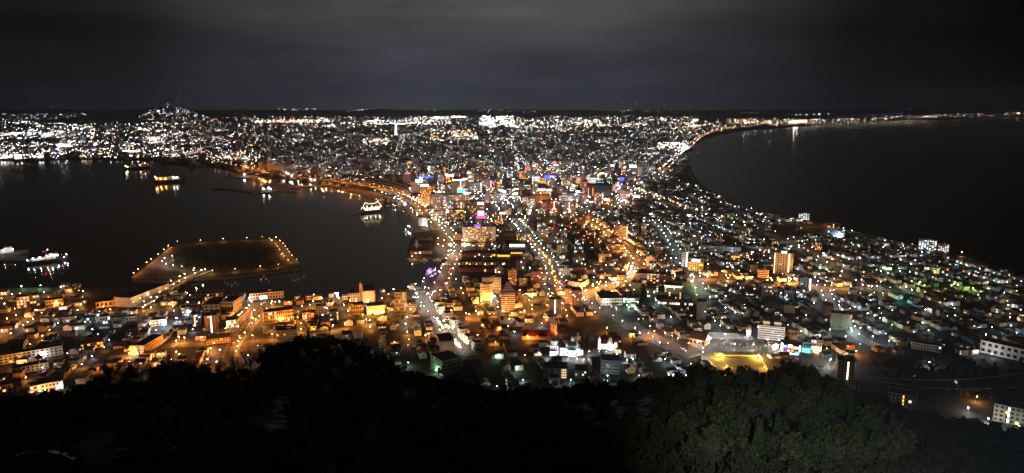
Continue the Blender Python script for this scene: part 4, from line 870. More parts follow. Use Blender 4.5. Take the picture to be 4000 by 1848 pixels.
# single lamps the picture shows, (u, v of the lamp's foot, colour, strength, height)
for u, v, c, e, h in [(1592, 1434, 'green', 330, 6), (1700, 1464, 'green', 330, 6), (2300, 1386, 'white', 420, 5), (2744, 1395, 'green', 420, 7), (1543, 1352, 'orange', 300, 6), (1662, 1330, 'orange', 300, 7), (2369, 1302, 'orange', 420, 8), (2322, 1238, 'orange', 420, 8), (2212, 1250, 'orange', 420, 7), (2068, 1336, 'orange', 420, 6), (2056, 1268, 'orange', 420, 7), (2126, 1256, 'orange', 420, 7),
                      (2465, 1322, 'orange', 420, 6), (2530, 1318, 'orange', 420, 6), (2627, 1328, 'orange', 300, 6), (2690, 1360, 'orange', 420, 7), (1885, 1290, 'orange', 420, 8), (1934, 1357, 'orange', 420, 7), (1580, 1090, 'white', 0, 8), (1281, 1222, 'white', 300, 8), (1438, 1206, 'cool', 420, 12), (1378, 1224, 'amber', 560, 7), (1408, 1228, 'amber', 420, 7), (1360, 1232, 'amber', 420, 7), (1450, 1232, 'gold', 420, 6), (1475, 1232, 'gold', 420, 6), (1497, 1232, 'gold', 420, 6), (1516, 1220, 'amber', 420, 7), (1562, 1206, 'amber', 420, 7), (1577, 1214, 'amber', 420, 7),
                      (1062, 1250, 'gold', 560, 7), (1074, 1254, 'gold', 420, 7), (1116, 1252, 'amber', 560, 7), (1097, 1262, 'amber', 420, 6), (1093, 1305, 'amber', 420, 6), (1185, 1247, 'amber', 420, 6), (1165, 1258, 'orange', 420, 7), (1223, 1190, 'amber', 420, 6), (1256, 1178, 'amber', 420, 6), (1885, 1182, 'gold', 560, 5), (1917, 1182, 'gold', 560, 5), (1880, 1188, 'gold', 560, 5), (1916, 1192, 'gold', 420, 5), (1922, 1155, 'gold', 420, 8), (2016, 1216, 'gold', 560, 7), (1968, 1230, 'orange', 420, 6), (1857, 1232, 'orange', 420, 7), (2057, 1160, 'gold', 560, 5), (2192, 1204, 'orange', 420, 8), (1610, 1012, 'orange', 330, 6), (1625, 1000, 'orange', 330, 6), (1600, 896, 'cool', 800, 7), (1595, 893, 'cool', 800, 7),
                      (1730, 972, 'white', 900, 7), (1760, 972, 'white', 900, 7), (1712, 965, 'warm', 420, 7), (1775, 990, 'gold', 560, 6), (1768, 1000, 'gold', 560, 6), (1752, 990, 'warm', 420, 6), (1712, 942, 'orange', 420, 7), (1735, 950, 'orange', 420, 7), (2715, 1010, 'white', 0, 5), (3050, 1006, 'cool', 0, 8), (3015, 1105, 'gold', 560, 6), (3060, 1108, 'gold', 560, 6), (3085, 1108, 'gold', 560, 6), (3108, 1104, 'gold', 420, 6), (2900, 1095, 'gold', 420, 6), (2780, 1085, 'orange', 420, 6), (2660, 1075, 'gold', 420, 6), (2560, 1190, 'green', 330, 7), (2452, 1205, 'green', 330, 6), (2700, 1112, 'lime', 420, 6), (2716, 1136, 'lime', 330, 6),
                      (505, 1398, 'orange', 560, 6), (598, 1352, 'orange', 420, 6), (690, 1348, 'amber', 420, 6), (700, 1330, 'amber', 420, 6), (820, 1346, 'amber', 420, 6), (625, 1403, 'orange', 330, 7), (702, 1403, 'orange', 330, 7), (606, 1443, 'orange', 330, 7), (412, 1452, 'orange', 420, 7), (78, 1438, 'amber', 560, 7), (158, 1440, 'amber', 560, 7), (178, 1546, 'amber', 420, 7), (40, 1520, 'orange', 420, 6), (345, 1355, 'orange', 560, 5), (375, 1358, 'orange', 560, 5), (65, 1248, 'orange', 560, 7), (100, 1252, 'orange', 560, 7), (30, 1262, 'orange', 420, 7), (110, 1275, 'orange', 420, 7), (20, 1200, 'gold', 560, 6), (10, 1310, 'orange', 560, 7), (45, 1320, 'orange', 420, 7), (220, 1200, 'orange', 420, 7), (318, 1204, 'orange', 420, 6), (405, 1210, 'orange', 420, 6), (560, 1214, 'orange', 420, 6),
                      (160, 1130, 'green', 420, 7), (85, 1134, 'green', 300, 7), (240, 1136, 'warm', 420, 7), (270, 1146, 'amber', 420, 6), (325, 1150, 'amber', 300, 6), (385, 1247, 'cool', 420, 6), (505, 1250, 'cool', 420, 6), (645, 1272, 'cool', 330, 6), (690, 1256, 'cool', 330, 6), (735, 1235, 'cool', 330, 6), (590, 1275, 'cool', 260, 6), (360, 1302, 'cool', 300, 6), (300, 1300, 'cool', 300, 6), (3415, 1250, 'white', 260, 7), (3340, 1290, 'white', 330, 6), (3325, 1308, 'green', 330, 6), (3450, 1165, 'cyan', 420, 5), (3512, 1180, 'cyan', 330, 5), (3560, 1145, 'lime', 420, 6), (3590, 1115, 'lime', 420, 6), (3740, 1125, 'lime', 420, 6), (3800, 1140, 'lime', 330, 6), (3440, 1070, 'green', 330, 6), (3450, 1058, 'green', 330, 6), (3480, 1062, 'green', 330, 6), (3755, 1000, 'orange', 560, 8), (3590, 975, 'cool', 420, 6), (3144, 886, 'orange', 560, 7), (3190, 890, 'orange', 560, 7), (3200, 906, 'orange', 560, 7), (3236, 924, 'cool', 560, 7), (3272, 928, 'cool', 560, 5), (3282, 929, 'cool', 560, 5),
                      (3820, 1388, 'white', 150, 6), (3870, 1400, 'white', 170, 6), (3975, 1392, 'white', 150, 6), (3240, 1432, 'white', 800, 10), (3230, 1375, 'warm', 420, 5), (3205, 1382, 'warm', 560, 5), (3194, 1382, 'warm', 420, 5), (3345, 1388, 'orange', 560, 6), (2922, 1316, 'white', 420, 6), (2812, 1296, 'white', 420, 9), (2998, 1350, 'white', 420, 9), (3028, 1372, 'white', 560, 8), (2728, 1352, 'white', 420, 7), (2776, 1345, 'white', 420, 9), (2870, 1370, 'cool', 420, 9), (2940, 1372, 'white', 420, 9), (2830, 1330, 'white', 420, 9), (3810, 1572, 'amber', 300, 7), (3782, 1612, 'white', 260, 6), (3860, 1658, 'white', 420, 6), (3627, 1436, 'cool', 300, 7),
                      (2472, 1420, 'cool', 330, 6), (2450, 1424, 'cool', 330, 6), (2595, 1420, 'cool', 330, 6), (2630, 1448, 'cool', 420, 5), (2680, 1480, 'cool', 300, 5), (2610, 1475, 'white', 300, 4), (2372, 1484, 'cool', 300, 5), (2230, 1497, 'cool', 260, 4), (2046, 1496, 'cool', 260, 4), (2497, 1480, 'white', 260, 4), (2017, 1454, 'green', 260, 5), (1945, 1404, 'green', 330, 5), (2253, 1412, 'warm', 420, 4), (2378, 1392, 'warm', 560, 3), (2408, 1392, 'warm', 560, 3), (2105, 1392, 'warm', 200, 5), (2158, 1400, 'warm', 260, 5)]:
    if e: x, y, _ = P(u, v); LAMPS.append([x, y, h, c, e, math.hypot(x, y), None, None, 0, 0.0]); FOOT.append((x, y, 1.5))

# ------------------------------------------------------------------ neighbourhoods: what lights them and how densely they are built
ZONES = [  # polygon in the picture, lamp chance, colours, strength, house chance
    ([(380, 1212), (900, 1220), (900, 1296), (600, 1300), (380, 1296)], .55, ['cool', 'cool', 'white', 'orange'], 200, .8),
    ([(-600, 1125), (400, 1125), (760, 1195), (880, 1330), (860, 1400), (420, 1470), (-600, 1660)], .72, ['orange', 'orange', 'orange', 'amber', 'white', 'cool', 'warm'], 230, .8),
    ([(2060, 1140), (2520, 1085), (2560, 1150), (2300, 1205), (2060, 1215)], .9, ['gold', 'amber', 'orange', 'amber', 'warm'], 330, .9),
    ([(830, 1140), (1640, 1140), (1800, 1120), (2080, 1120), (2240, 1215), (2210, 1300), (1900, 1330), (1660, 1345), (1380, 1335), (880, 1330)], .62, ['orange', 'orange', 'amber', 'amber', 'warm', 'white'], 330, .85),
    ([(1780, 980), (2000, 970), (2060, 1080), (2020, 1100), (1770, 1090)], .08, ['warm', 'white'], 150, 0),
    ([(2260, 1290), (2335, 1300), (2340, 1400), (2255, 1390)], 0, ['white'], 100, 0),
    ([(1380, 1330), (1900, 1325), (2230, 1295), (2680, 1330), (2720, 1500), (2300, 1540), (1600, 1500)], .22, ['cool', 'white', 'orange', 'green', 'warm', 'white'], 170, .85),
    ([(2420, 1180), (2700, 1180), (2760, 1330), (2640, 1350), (2470, 1290)], .5, ['white', 'cool', 'green', 'white', 'orange'], 210, .9),
    ([(1900, 860), (2260, 860), (2440, 1080), (2200, 1110), (2010, 960)], .40, ['warm', 'white', 'white', 'orange', 'red', 'green'], 200, .8),
    ([(2640, 1000), (2780, 1060), (3150, 1090), (3150, 1135), (2760, 1120), (2640, 1090)], .6, ['orange', 'amber', 'white', 'gold'], 260, .8),
    ([(3380, 1100), (4100, 1120), (4100, 1260), (3500, 1230)], .40, ['green', 'lime', 'white', 'cool', 'white', 'warm', 'white'], 190, .75),
    ([(1580, 640), (2500, 650), (2480, 800), (2200, 860), (1900, 870), (1690, 820)], .9, ['white', 'white', 'warm', 'cool', 'orange', 'pink'], 330, 0),
    ([(2380, 640), (2700, 620), (2660, 700), (2420, 720)], .9, ['cool', 'cool', 'white'], 200, .6),
]
DEFAULT = (.44, ['white', 'white', 'white', 'cool', 'white', 'warm', 'green', 'cool', 'cool', 'cool', 'white'], 155, .82)
VOID = [[(2680, 1290), (2990, 1298), (3010, 1385), (2690, 1385)], [(2770, 1375), (3010, 1380), (3030, 1470), (2790, 1470)], [(2205, 1236), (2420, 1228), (2440, 1302), (2215, 1302)], [(3370, 1405), (3440, 1380), (4100, 1405), (4200, 1640), (3600, 1655), (3340, 1540)],
        [(1325, 685), (1480, 700), (1600, 730), (1600, 775), (1400, 745)], [(300, 1105), (640, 1120), (560, 1212), (380, 1210), (300, 1150)], [(2255, 1300), (2330, 1305), (2340, 1400), (2255, 1392)], [(3120, 1400), (3260, 1400), (3260, 1500), (3120, 1500)],
        [(-700, 1120), (260, 1120), (230, 1150), (-700, 1150)], [(2140, 1385), (2260, 1390), (2255, 1412), (2135, 1408)], [(1640, 1090), (1760, 1070), (1740, 1150), (1590, 1165)], [(3030, 1395), (3140, 1395), (3140, 1450), (3030, 1430)], [(2735, 640), (2660, 640), (2640, 705), (2760, 735)],
        [(1590, 830), (1720, 880), (1770, 1010), (1585, 1010)], [(3000, 880), (3110, 870), (3130, 930), (3020, 935)], [(1640, 1400), (1900, 1400), (1950, 1500), (1640, 1500)], [(1410, 1150), (1640, 1140), (1640, 1180), (1480, 1190)]]
def zone(u, v):
    for z in ZONES:
        if inpoly(u, v, z[0]): return z[1:]
    return DEFAULT
ROADPTS = []
for key, (pts, w) in ROADS.items():
    for x, y, a in resample(pts, 7): ROADPTS.append((x, y, w / 2))
RG = {}
for x, y, w in ROADPTS: RG.setdefault((int(x // 30), int(y // 30)), []).append((x, y, w))
def on_road(x, y, r):
    i, j = int(x // 30), int(y // 30)
    return any((x - a) ** 2 + (y - b) ** 2 < (r + w) ** 2 for di in (-1, 0, 1) for dj in (-1, 0, 1) for a, b, w in RG.get((i + di, j + dj), ()))
FG = {}
def fgrid():
    FG.clear()
    for a, b, q in FOOT: FG.setdefault((int(a // 40), int(b // 40)), []).append((a, b, q))
def hits_foot(x, y, r):
    i, j = int(x // 40), int(y // 40)
    return any((x - a) ** 2 + (y - b) ** 2 < (r + q) ** 2 for di in (-1, 0, 1) for dj in (-1, 0, 1) for a, b, q in FG.get((i + di, j + dj), ()))
fgrid()
def visible(u, v): return -30 < u < 4030 and v < interp(SIL, u) + 6
a0, a1 = P(2097, 975), P(2280, 1161); TH = math.atan2(a1[1] - a0[1], a1[0] - a0[0]); GX, GY = (math.cos(TH), math.sin(TH)), (-math.sin(TH), math.cos(TH))

# mid-rise blocks of the station quarter and along the avenue
MID = []
for u0, v0, u1, v1, n_, hs, ww in [(1590, 655, 2480, 800, 120, (14, 36), (16, 30)), (1900, 800, 2420, 1080, 42, (10, 24), (12, 22)), (2420, 900, 3000, 1200, 22, (10, 22), (12, 20)), (1500, 640, 1900, 700, 14, (10, 20), (14, 26)), (3000, 950, 3500, 1300, 10, (9, 16), (12, 18))]:
    c = 0; tries = 0
    while c < n_ and tries < n_ * 40:
        tries += 1; u, v = random.uniform(u0, u1), random.uniform(v0, v1); x, y, _ = P(u, v)
        if not on_land(x, y) or any(inpoly(u, v, z) for z in VOID) or on_road(x, y, 9) or hits_foot(x, y, 13): continue
        h = random.uniform(*hs) * (1 if random.random() < .8 else 1.3); w = random.uniform(*ww); zc = y * CP + H * SP
        dpx = w / zc * FPX; vt = proj(x, y, h)[1]
        down = u0 == 1590
        wc = random.choice(['pale grey', 'grey', 'beige', 'white', 'pink', 'cream', 'grey', 'brown', 'dark grey', 'brick'])
        st = random.choice(['win', 'win', 'balcony', 'vert']); rows = max(3, int(h / 3.3)); far = v < 800
        sg = None
        if down and random.random() < .4: sg = (random.uniform(-.3, .3), random.uniform(8, 20), random.uniform(2.5, 5), random.choice(['white', 'white', 'cool', 'warm', 'pink', 'red', 'cyan', 'amber']), random.uniform(5, 12), random.choice([.6, -4, -8]))
        B('city_block', f'{wc} {["low", "mid-rise", "tall"][min(2, int(h / 13))]} {"balconied " if st == "balcony" else ""}city block{" with sign" if sg else ""}', 'building', u - dpx / 2, u + dpx / 2, v, vt, random.uniform(14, 22), wc, min(rows, 7 if far else 9), 4 if far else 6, random.choice([.08, .15, .3, .45]) * (1.1 if down else .7), random.choice([('white', 'warm'), ('warm', 'amber'), ('white', 'cool')]), 0, st, pent=1, sign=sg, namer=True, group='city blocks of the middle town', maxw=40, side=not far)
        x2, y2 = x, y; FG.setdefault((int(x // 40), int(y // 40)), []).append((x, y + 8, 15)); c += 1

# houses and their alleys on a grid that follows the sloping streets
HOUSES = []; ALLEY = []
for i in range(-170, 240):
    for j in range(-200, 180):
        gx = a0[0] + GX[0] * i * 15.5 + GY[0] * j * 16.5; gy = a0[1] + GX[1] * i * 15.5 + GY[1] * j * 16.5
        d = math.hypot(gx, gy)
        if gy < 500 or d > 3300 or d < 700: continue
        u, v = proj(gx, gy)
        if not visible(u, v) or (v < 770 and u < 2470) or (d > 2650 and random.random() < .35) or not on_land(gx, gy): continue
        if any(inpoly(u, v, z) for z in VOID): continue
        zp, zc_, ze, zh = zone(u, v)
        lane = (j % 3 == 0) or (i % 7 == 0)
        if lane:
            if (j % 3 == 0 and i % 2 == 0 or j % 3 and j % 2 == 0) and random.random() < zp * 1.0:
                x, y = gx + random.uniform(-4, 4), gy + random.uniform(-4, 4)
                if not on_road(x, y, 0) and not hits_foot(x, y, 2): ALLEY.append([x, y, 5.5, random.choice(zc_), ze * random.choice([.35, .6, 1, 1.4]), d, None, None, 0, 0.0])
            continue
        if random.random() > zh: continue
        x, y = gx + random.uniform(-1.5, 1.5), gy + random.uniform(-1.5, 1.5)
        if on_road(x, y, 7) or hits_foot(x, y, 7) or not on_land(x + 8, y) or not on_land(x - 8, y - 8): continue
        HOUSES.append((d, x, y, u, v))
for z_, n_ in ((.02, 0),): pass
HOUSES.sort()
def house_dims():
    return random.uniform(9.5, 14), random.uniform(8, 11.5), random.choice([3.2, 5.6, 5.8, 6.2, 6.4]), random.choice(['gable', 'gable', 'gable', 'hip', 'flat', 'shed'])
WC = ['white', 'cream', 'beige', 'grey', 'pale grey', 'cream', 'brown', 'green grey', 'blue grey', 'pink', 'ochre', 'dark grey']
RC = ['dark grey', 'brown', 'dark red', 'slate blue', 'black', 'grey', 'green', 'dark grey', 'brown', 'black']
WLIT = [lamp('warm', 3), lamp('amber', 2.5), lamp('white', 3), lamp('warm', 1.5)]
N_HOUSE = 296
def lamp_r(d): return min(2.4, max(.5, .55 * (d / 1000) ** .6))
for k, (d, x, y, u, v) in enumerate(HOUSES[:N_HOUSE]):
    w, dp, hh_, kind = house_dims(); wc, rc = random.choice(WC), random.choice(RC)
    rz = TH + random.choice([0, math.pi / 2]) + random.gauss(0, .06)
    t = thing('house', '', 'house', (x, y, 0), rz, 'houses at the foot of the mountain')
    m_, r_ = wall(wc), roofm(rc)
    b = MB(); b.box(0, 0, -1, w, dp, hh_ + 1, m_)
    wing = random.random() < .35
    b.build('wall', t); b = MB()
    if kind == 'gable': b.gable(0, 0, hh_ + .01, w, dp, random.uniform(2, 3.4), r_, 0, .5, 0, m_)
    elif kind == 'hip': b.gable(0, 0, hh_ + .01, w, dp, random.uniform(1.6, 2.6), r_, 0, .6, dp * .45)
    elif kind == 'flat': b.box(0, 0, hh_, w + .3, dp + .3, .5, r_)
    else: b.add([(-w / 2 - .4, -dp / 2 - .4, hh_), (w / 2 + .4, -dp / 2 - .4, hh_), (w / 2 + .4, dp / 2 + .4, hh_ + 1.6), (-w / 2 - .4, dp / 2 + .4, hh_ + 1.6), (-w / 2 - .4, dp / 2 + .4, hh_), (w / 2 + .4, dp / 2 + .4, hh_)], [(0, 1, 2, 3), (0, 3, 4), (1, 5, 2), (4, 3, 2, 5)], r_)
    ro = b.build('roof', t)
    if wing: b = MB(); b.box(w * .25, -dp / 2 - 1.6, -1, w * .4, 3.2, hh_ * .55 + 1, m_, 0, r_); b.build('porch', t)
    if random.random() < .3: b = MB(); b.box(w * .2, dp * .1, hh_ + .3, .7, .7, 3.2, wall('brick')); b.build('chimney', ro)
    lit = 0
    for fl in range(2 if hh_ > 4 else 1):
        for fx in (-.28, .05, .34):
            for s in (-1, 1):
                if s == -1 and wing and fx > 0 and fl == 0: continue
                on = random.random() < .10; lit += on
                child('window', unit(random.choice(WLIT) if on else GLASS), t, (w * fx, s * (dp / 2 + .03), 1.5 + 2.8 * fl), 0, (1.5, .1, 1.2))
    for s in (-1, 1):
        on = random.random() < .1; lit += on
        child('window', unit(random.choice(WLIT) if on else GLASS), t, (s * (w / 2 + .03), dp * .1, 1.5 if hh_ < 4 else 4.2), 0, (.1, 1.4, 1.2))
    b = MB(); b.box(-w * .12, -dp / 2 - .05, 0, 1.1, .12, 2.1, wall('brown')); b.build('door', t)
    NM.put(t, f'{"low " if hh_ < 4 else ""}{wc} house, {rc} {kind} roof', x, y)
# all the houses beyond those
mb = MB(); rest = HOUSES[N_HOUSE:]
for d, x, y, u, v in rest:
    w, dp, hh_, kind = house_dims(); wc, rc = random.choice(WC), random.choice(RC); rz = TH + random.choice([0, math.pi / 2]) + random.gauss(0, .06)
    mb.box(x, y, -.5, w, dp, hh_ + .5, wall(wc), rz, roofm(rc))
    if kind in ('gable', 'hip'): mb.gable(x, y, hh_ + .01, w, dp, random.uniform(1.8, 3), roofm(rc), rz, .5, 0 if kind == 'gable' else dp * .45, wall(wc))
    if random.random() < .34: mb.octa(x + random.uniform(-7, 7), y - 6 + random.uniform(-2, 2), random.uniform(2.5, 6), lamp_r(d) * random.uniform(.4, .75), bulb(random.choice(zone(u, v)[1]), random.choice([14, 24, 40])), .8)
    if random.random() < .40:
        q = random.choice([-1, 1]); f = random.uniform(-.3, .3); c, s = math.cos(rz), math.sin(rz)
        # on whichever long side looks toward the mountain
        nx, ny = s, -c
        if nx * x + ny * y > 0: nx, ny = -nx, -ny
        mb.box(x + nx * (dp / 2 + .05) + c * f * w, y + ny * (dp / 2 + .05) + s * f * w, random.choice([1, 3.6]), random.uniform(1.4, 2.6), .2, 1.4, random.choice(WLIT), rz)
if mb.v: tag(mb.build('neighbourhood of houses'), 'dense neighbourhood of small houses further off in the town', 'houses', kind='stuff')
for q in ALLEY: LAMPS.append(q)
k = 0
while k < 270:          # streets of the station quarter
    u, v = random.uniform(1600, 2490), random.uniform(655, 800); x, y, _ = P(u, v)
    if not on_land(x, y) or hits_foot(x, y, 2): continue
    zz_ = zone(u, v); LAMPS.append([x, y, random.choice([6, 8, 10]), random.choice(['white', 'white', 'warm', 'cool', 'white', 'pink', 'orange', 'amber']), random.uniform(250, 700), math.hypot(x, y), None, None, 0, 0.0]); k += 1

GAIN = 32.0          # watts of light per unit of lamp strength
def vis_of(e, d, st): return e / 300 * 75 * min(1, (1300 / max(d, 1)) ** .9) * (.25 if st == 'elevated road' else 1)
def pow_of(e, st, c='white'): return e * GAIN * (2.2 if st == 'elevated road' else 1) * (1.7 if c in ('orange', 'amber', 'gold') else 1)
# build the lamps: the 290 largest as objects, the rest as one
POLE = {}
def pole_mesh(h):
    if h not in POLE:
        b = MB(); b.cyl(0, 0, 0, h - .3, .13, .09, STEEL, 6); b.box(0, 0, 0, .5, .5, .4, STEEL); b.bar((0, 0, h - .35), (0, -.8, h - .05), .07, .07, STEEL); POLE[h] = b.mesh('pole')
    return POLE[h]
HEAD = {}
VSTEP = [2, 4, 8, 14, 24, 40, 60, 90, 140]
def qv(e): return min(VSTEP, key=lambda q: abs(q - e))
def lamp_geo(b, x, y, z, c, vis, r):
    """a luminaire: a metal cap over the glowing bulb"""
    b.octa(x, y, z, r, bulb(c, vis), .8); b.box(x, y, z + r * .82, r * 1.1, r * 1.1, .1, STEEL)
def head_mesh(c, vis, r):
    key = (c, vis, round(r, 2))
    if key not in HEAD: b = MB(); lamp_geo(b, 0, 0, 0, c, vis, r); HEAD[key] = b.mesh('lamp_head')
    return HEAD[key]
def globe_mesh(c, e, r):
    key = ('g', c, e, round(r, 2))
    if key not in HEAD: b = MB(); b.octa(0, 0, 0, r, bulb(c, e), .8); HEAD[key] = b.mesh('lamp_head')
    return HEAD[key]
for q in LAMPS:
    uu, vv = proj(q[0], q[1])
    if vv > 1345 and 1380 < uu < 2720: q[4] *= .45
    if q[6] and 'island' in q[6] and 'bridge' not in q[6] and 'west' not in q[6]: q[4] *= .5
LAMPS = [q for q in LAMPS if visible(*proj(q[0], q[1], q[2] + q[9]))]
LAMPS.sort(key=lambda q: q[5])
ROW = {}
for q in LAMPS[:292]:
    x, y, h, c, e, d, street, side, i, zb = q
    t = thing('street_lamp', '', 'street lamp', (x, y, zb), random.uniform(0, 6.28), f'street lamps of the {street}' if street else 'street lamps among the houses')
    child('pole', pole_mesh(h), t); r = lamp_r(d); child('lamp_head', head_mesh(c, qv(vis_of(e, d, street)), r), t, (0, -.8, h)); beam(0, -.8, h - r - .15, c, pow_of(e, street, c), t)
    if street: ROW.setdefault((street, side), []).append((d, c, t))
    else: NM.put(t, f'{c} light street lamp', x, y)
for (st, sd), v in ROW.items():
    for k, (d, c, t) in enumerate(sorted(v, key=lambda q: q[0])): t['label'] = f'{c} street lamp, {ordw(k)} from uphill end, {sd}, {st}'
mb = MB()
for x, y, h, c, e, d, street, side, i, zb in LAMPS[292:]:
    r = lamp_r(d); k_ = 1
    if d > 2600 and street != 'elevated road':
        if random.random() < .35: continue
        k_ = random.uniform(.15, .6) if street != 'coast road full of traffic' else 1
    lamp_geo(mb, x, y, zb + h, c, qv(vis_of(e, d, street) * k_), r)
    if d < 2500: mb.bar((x, y, zb), (x, y, zb + h - r), .12, .09, STEEL, 4)
    if d < 3400: beam(x, y, zb + h - r - .15, c, pow_of(e, street, c))
tag(mb.build('street lighting'), 'countless further street lights across the town', 'street lights', kind='stuff')
FLM = {}
for k, (x, y, z, c, e, r, lm) in enumerate(FLOODS):
    t = thing('floodlight', '', 'floodlight', (x, y, 0), 0, f'floodlights of the {lm}')
    b = MB(); b.box(0, 0, -.2, .5, .5, max(.3, z - r * .8) + .2, STEEL); b.build('stand', t)
    child('lamp_head', globe_mesh(c, 14, r * .6), t, (0, 0, z)); beam(0, 0, z + r + .2, c, e * 34, t); FLM.setdefault(lm, []).append(t)
for lm, v in FLM.items():
    for k, t in enumerate(v): t['label'] = f'small ground floodlight, {ordw(k)} of those aimed at the {lm}'

# ------------------------------------------------------------------ the far city: lights and low blocks on the plain
mb = MB(); fb = MB()
ESF = [1.5, 3, 6, 12, 24, 48]
NFAR = [0]
def far_light(x, y, c, e, size=1.0, z=None, wide=False):
    d = math.hypot(x, y); r = max(.7, d / 4200) * size; z = z if z is not None else random.uniform(5, 14)
    if wide: mb.box(x, y, z - 2, r * random.uniform(4, 12), 2, r * 1.3, lamp(c, min(ESF, key=lambda q: abs(q - e * .4))), random.uniform(-.2, .2))
    else: mb.octa(x, y, z, r, bulb(c, min(ESF, key=lambda q: abs(q - e))), .8)
    NFAR[0] += 1
    if NFAR[0] % 34 == 0 and d < 11500 and not (x < -1300 and d < 5200) and x < 3200: beam(x, y, z + 28, c if c in ('white', 'cool', 'warm') else 'white', 28000, None, 3)  # added point light high above, standing in for many lamps to light haze and blocks
def scatter(poly, n, cols, e=(8, 30), size=(.7, 1.3), wide=.07, z=None, lump=0, zf=None):
    n = int(n * 2.0)
    us_, vs_ = [p[0] for p in poly], [p[1] for p in poly]; c = 0; cen = []
    tries = 0
    while c < n and tries < n * 30:
        tries += 1
        if lump and cen and random.random() < lump:
            a, b = random.choice(cen); u, v = random.gauss(a, 14), random.gauss(b, 2.2)
        else:
            u, v = random.uniform(min(us_), max(us_)), random.uniform(min(vs_), max(vs_))
        if not inpoly(u, v, poly): continue
        if random.random() < .04: cen.append((u, v))
        x, y, _ = P(u, v)
        if z is None and not on_land(x, y): continue
        if zf: x, y, zz_ = zf(u, v if zf is f9 else 438 - (438 - v) * .42 if v < 438 else v)
        else: zz_ = None
        far_light(x, y, random.choice(cols), random.uniform(*e) * random.choice([.15, .3, .4, .7, 1, 1.7]), random.uniform(*size), zz_, random.random() < wide); c += 1
WH = ['white'] * 7 + ['cool'] * 3 + ['warm'] * 2
MX = ['white'] * 9 + ['cool'] * 3 + ['warm'] * 3 + ['amber', 'pink', 'green', 'violet', 'orange']
scatter([(-60, 485), (240, 470), (400, 480), (380, 540), (250, 545), (-60, 548)], 260, WH, (6, 26), (.9, 1.9), .18, lump=.5)
scatter([(-60, 560), (420, 555), (450, 570), (-60, 590)], 170, WH, (6, 26), (.8, 1.7), .16, lump=.5)
scatter([(-60, 590), (700, 580), (690, 620), (-60, 626)], 210, MX, (10, 40), (1, 1.7), .08)
scatter([(-60, 608), (180, 612), (180, 627), (-60, 627)], 60, WH, (20, 48), (1.2, 2), .05)
scatter([(-60, 445), (700, 448), (700, 480), (-60, 480)], 130, MX, (6, 20), (.7, 1.2), .05)
scatter([(230, 480), (700, 470), (720, 600), (230, 600)], 380, MX, (8, 30), (.8, 1.4), .12, lump=.35)
scatter([(560, 455), (1000, 455), (1010, 640), (560, 610)], 640, MX + ['red', 'orange'], (6, 26), (.7, 1.3), .08, lump=.3)
scatter([(640, 575), (1000, 600), (1100, 640), (1500, 700), (1400, 715), (1000, 660), (660, 620)], 190, MX + ['orange'] * 5 + ['amber'] * 3, (10, 40), (.7, 1.3), .1)
scatter([(990, 458), (2000, 456), (2000, 500), (990, 500)], 520, MX, (8, 34), (.7, 1.3), .1, lump=.45)
scatter([(1000, 472), (1300, 470), (1300, 482), (1000, 482)], 90, ['white', 'warm', 'amber', 'orange', 'red', 'white'], (16, 48), (.9, 1.5), .25)
scatter([(1420, 472), (1760, 470), (1760, 488), (1420, 490)], 90, ['white', 'warm', 'white', 'cool'], (16, 48), (.9, 1.5), .25)
scatter([(1870, 455), (2010, 455), (2010, 492), (1870, 492)], 100, WH, (20, 48), (1, 1.7), .25)
scatter([(990, 500), (2000, 500), (2060, 690), (1600, 690), (1380, 690), (1000, 640)], 1250, MX, (6, 26), (.6, 1.2), .06, lump=.25)
scatter([(1680, 520), (1860, 510), (1880, 548), (1690, 556)], 80, ['white', 'warm', 'amber', 'white'], (14, 40), (.9, 1.4), .2)
scatter([(1420, 545), (1520, 545), (1520, 568), (1420, 568)], 40, ['white', 'warm'], (14, 40), (.9, 1.4), .3)
scatter([(1990, 456), (2730, 456), (2720, 520), (1990, 520)], 520, MX, (6, 28), (.7, 1.2), .08, lump=.35)
scatter([(1990, 470), (2350, 470), (2350, 500), (1990, 505)], 110, ['white', 'white', 'green', 'warm'], (14, 40), (.9, 1.4), .15)
scatter([(1990, 515), (2720, 515), (2640, 640), (2560, 680), (2400, 690), (2000, 690)], 950, MX + ['green', 'cool'], (6, 24), (.6, 1.15), .06, lump=.2)
scatter([(2580, 560), (2710, 562), (2690, 590), (2640, 592), (2560, 585)], 60, WH, (18, 48), (1, 1.7), .25)
scatter([(2600, 480), (2960, 462), (3020, 482), (2800, 520), (2720, 545), (2640, 540)], 230, ['white', 'warm', 'amber', 'warm', 'white', 'green', 'orange'], (8, 30), (.6, 1.1), .05, lump=.25)
scatter([(2850, 470), (2960, 470), (2960, 486), (2850, 486)], 30, ['warm', 'white', 'amber'], (10, 30), (.8, 1.4), .1)
scatter([(2950, 466), (3300, 466), (3500, 460), (3480, 470), (3200, 484), (3000, 496)], 150, ['white', 'warm', 'amber', 'white'], (10, 34), (.8, 1.2), .02, lump=.3)
scatter([(3060, 478), (3180, 470), (3180, 484), (3060, 488)], 16, ['warm', 'gold', 'white'], (8, 24), (.7, 1.2), .05)
scatter([(3400, 455), (4030, 440), (4030, 450), (3400, 472)], 75, ['white', 'warm', 'amber', 'pink', 'white'], (10, 30), (.8, 1.2), .02, lump=.35)
for u in np.linspace(3150, 3620, 44): x, y, _ = P(u + random.uniform(-4, 4), 489 - (u - 3150) * .036); far_light(x, y, 'warm' if random.random() < .4 else 'white', random.choice([6, 12, 24]), .9)
for u in np.linspace(3085, 3222, 10): x, y, _ = P(u + random.uniform(-3, 3), 455 - (u - 3085) * .03); far_light(x + random.uniform(-40, 40), y, 'white', 24, random.choice([.8, 1.1, 1.3]), 22)
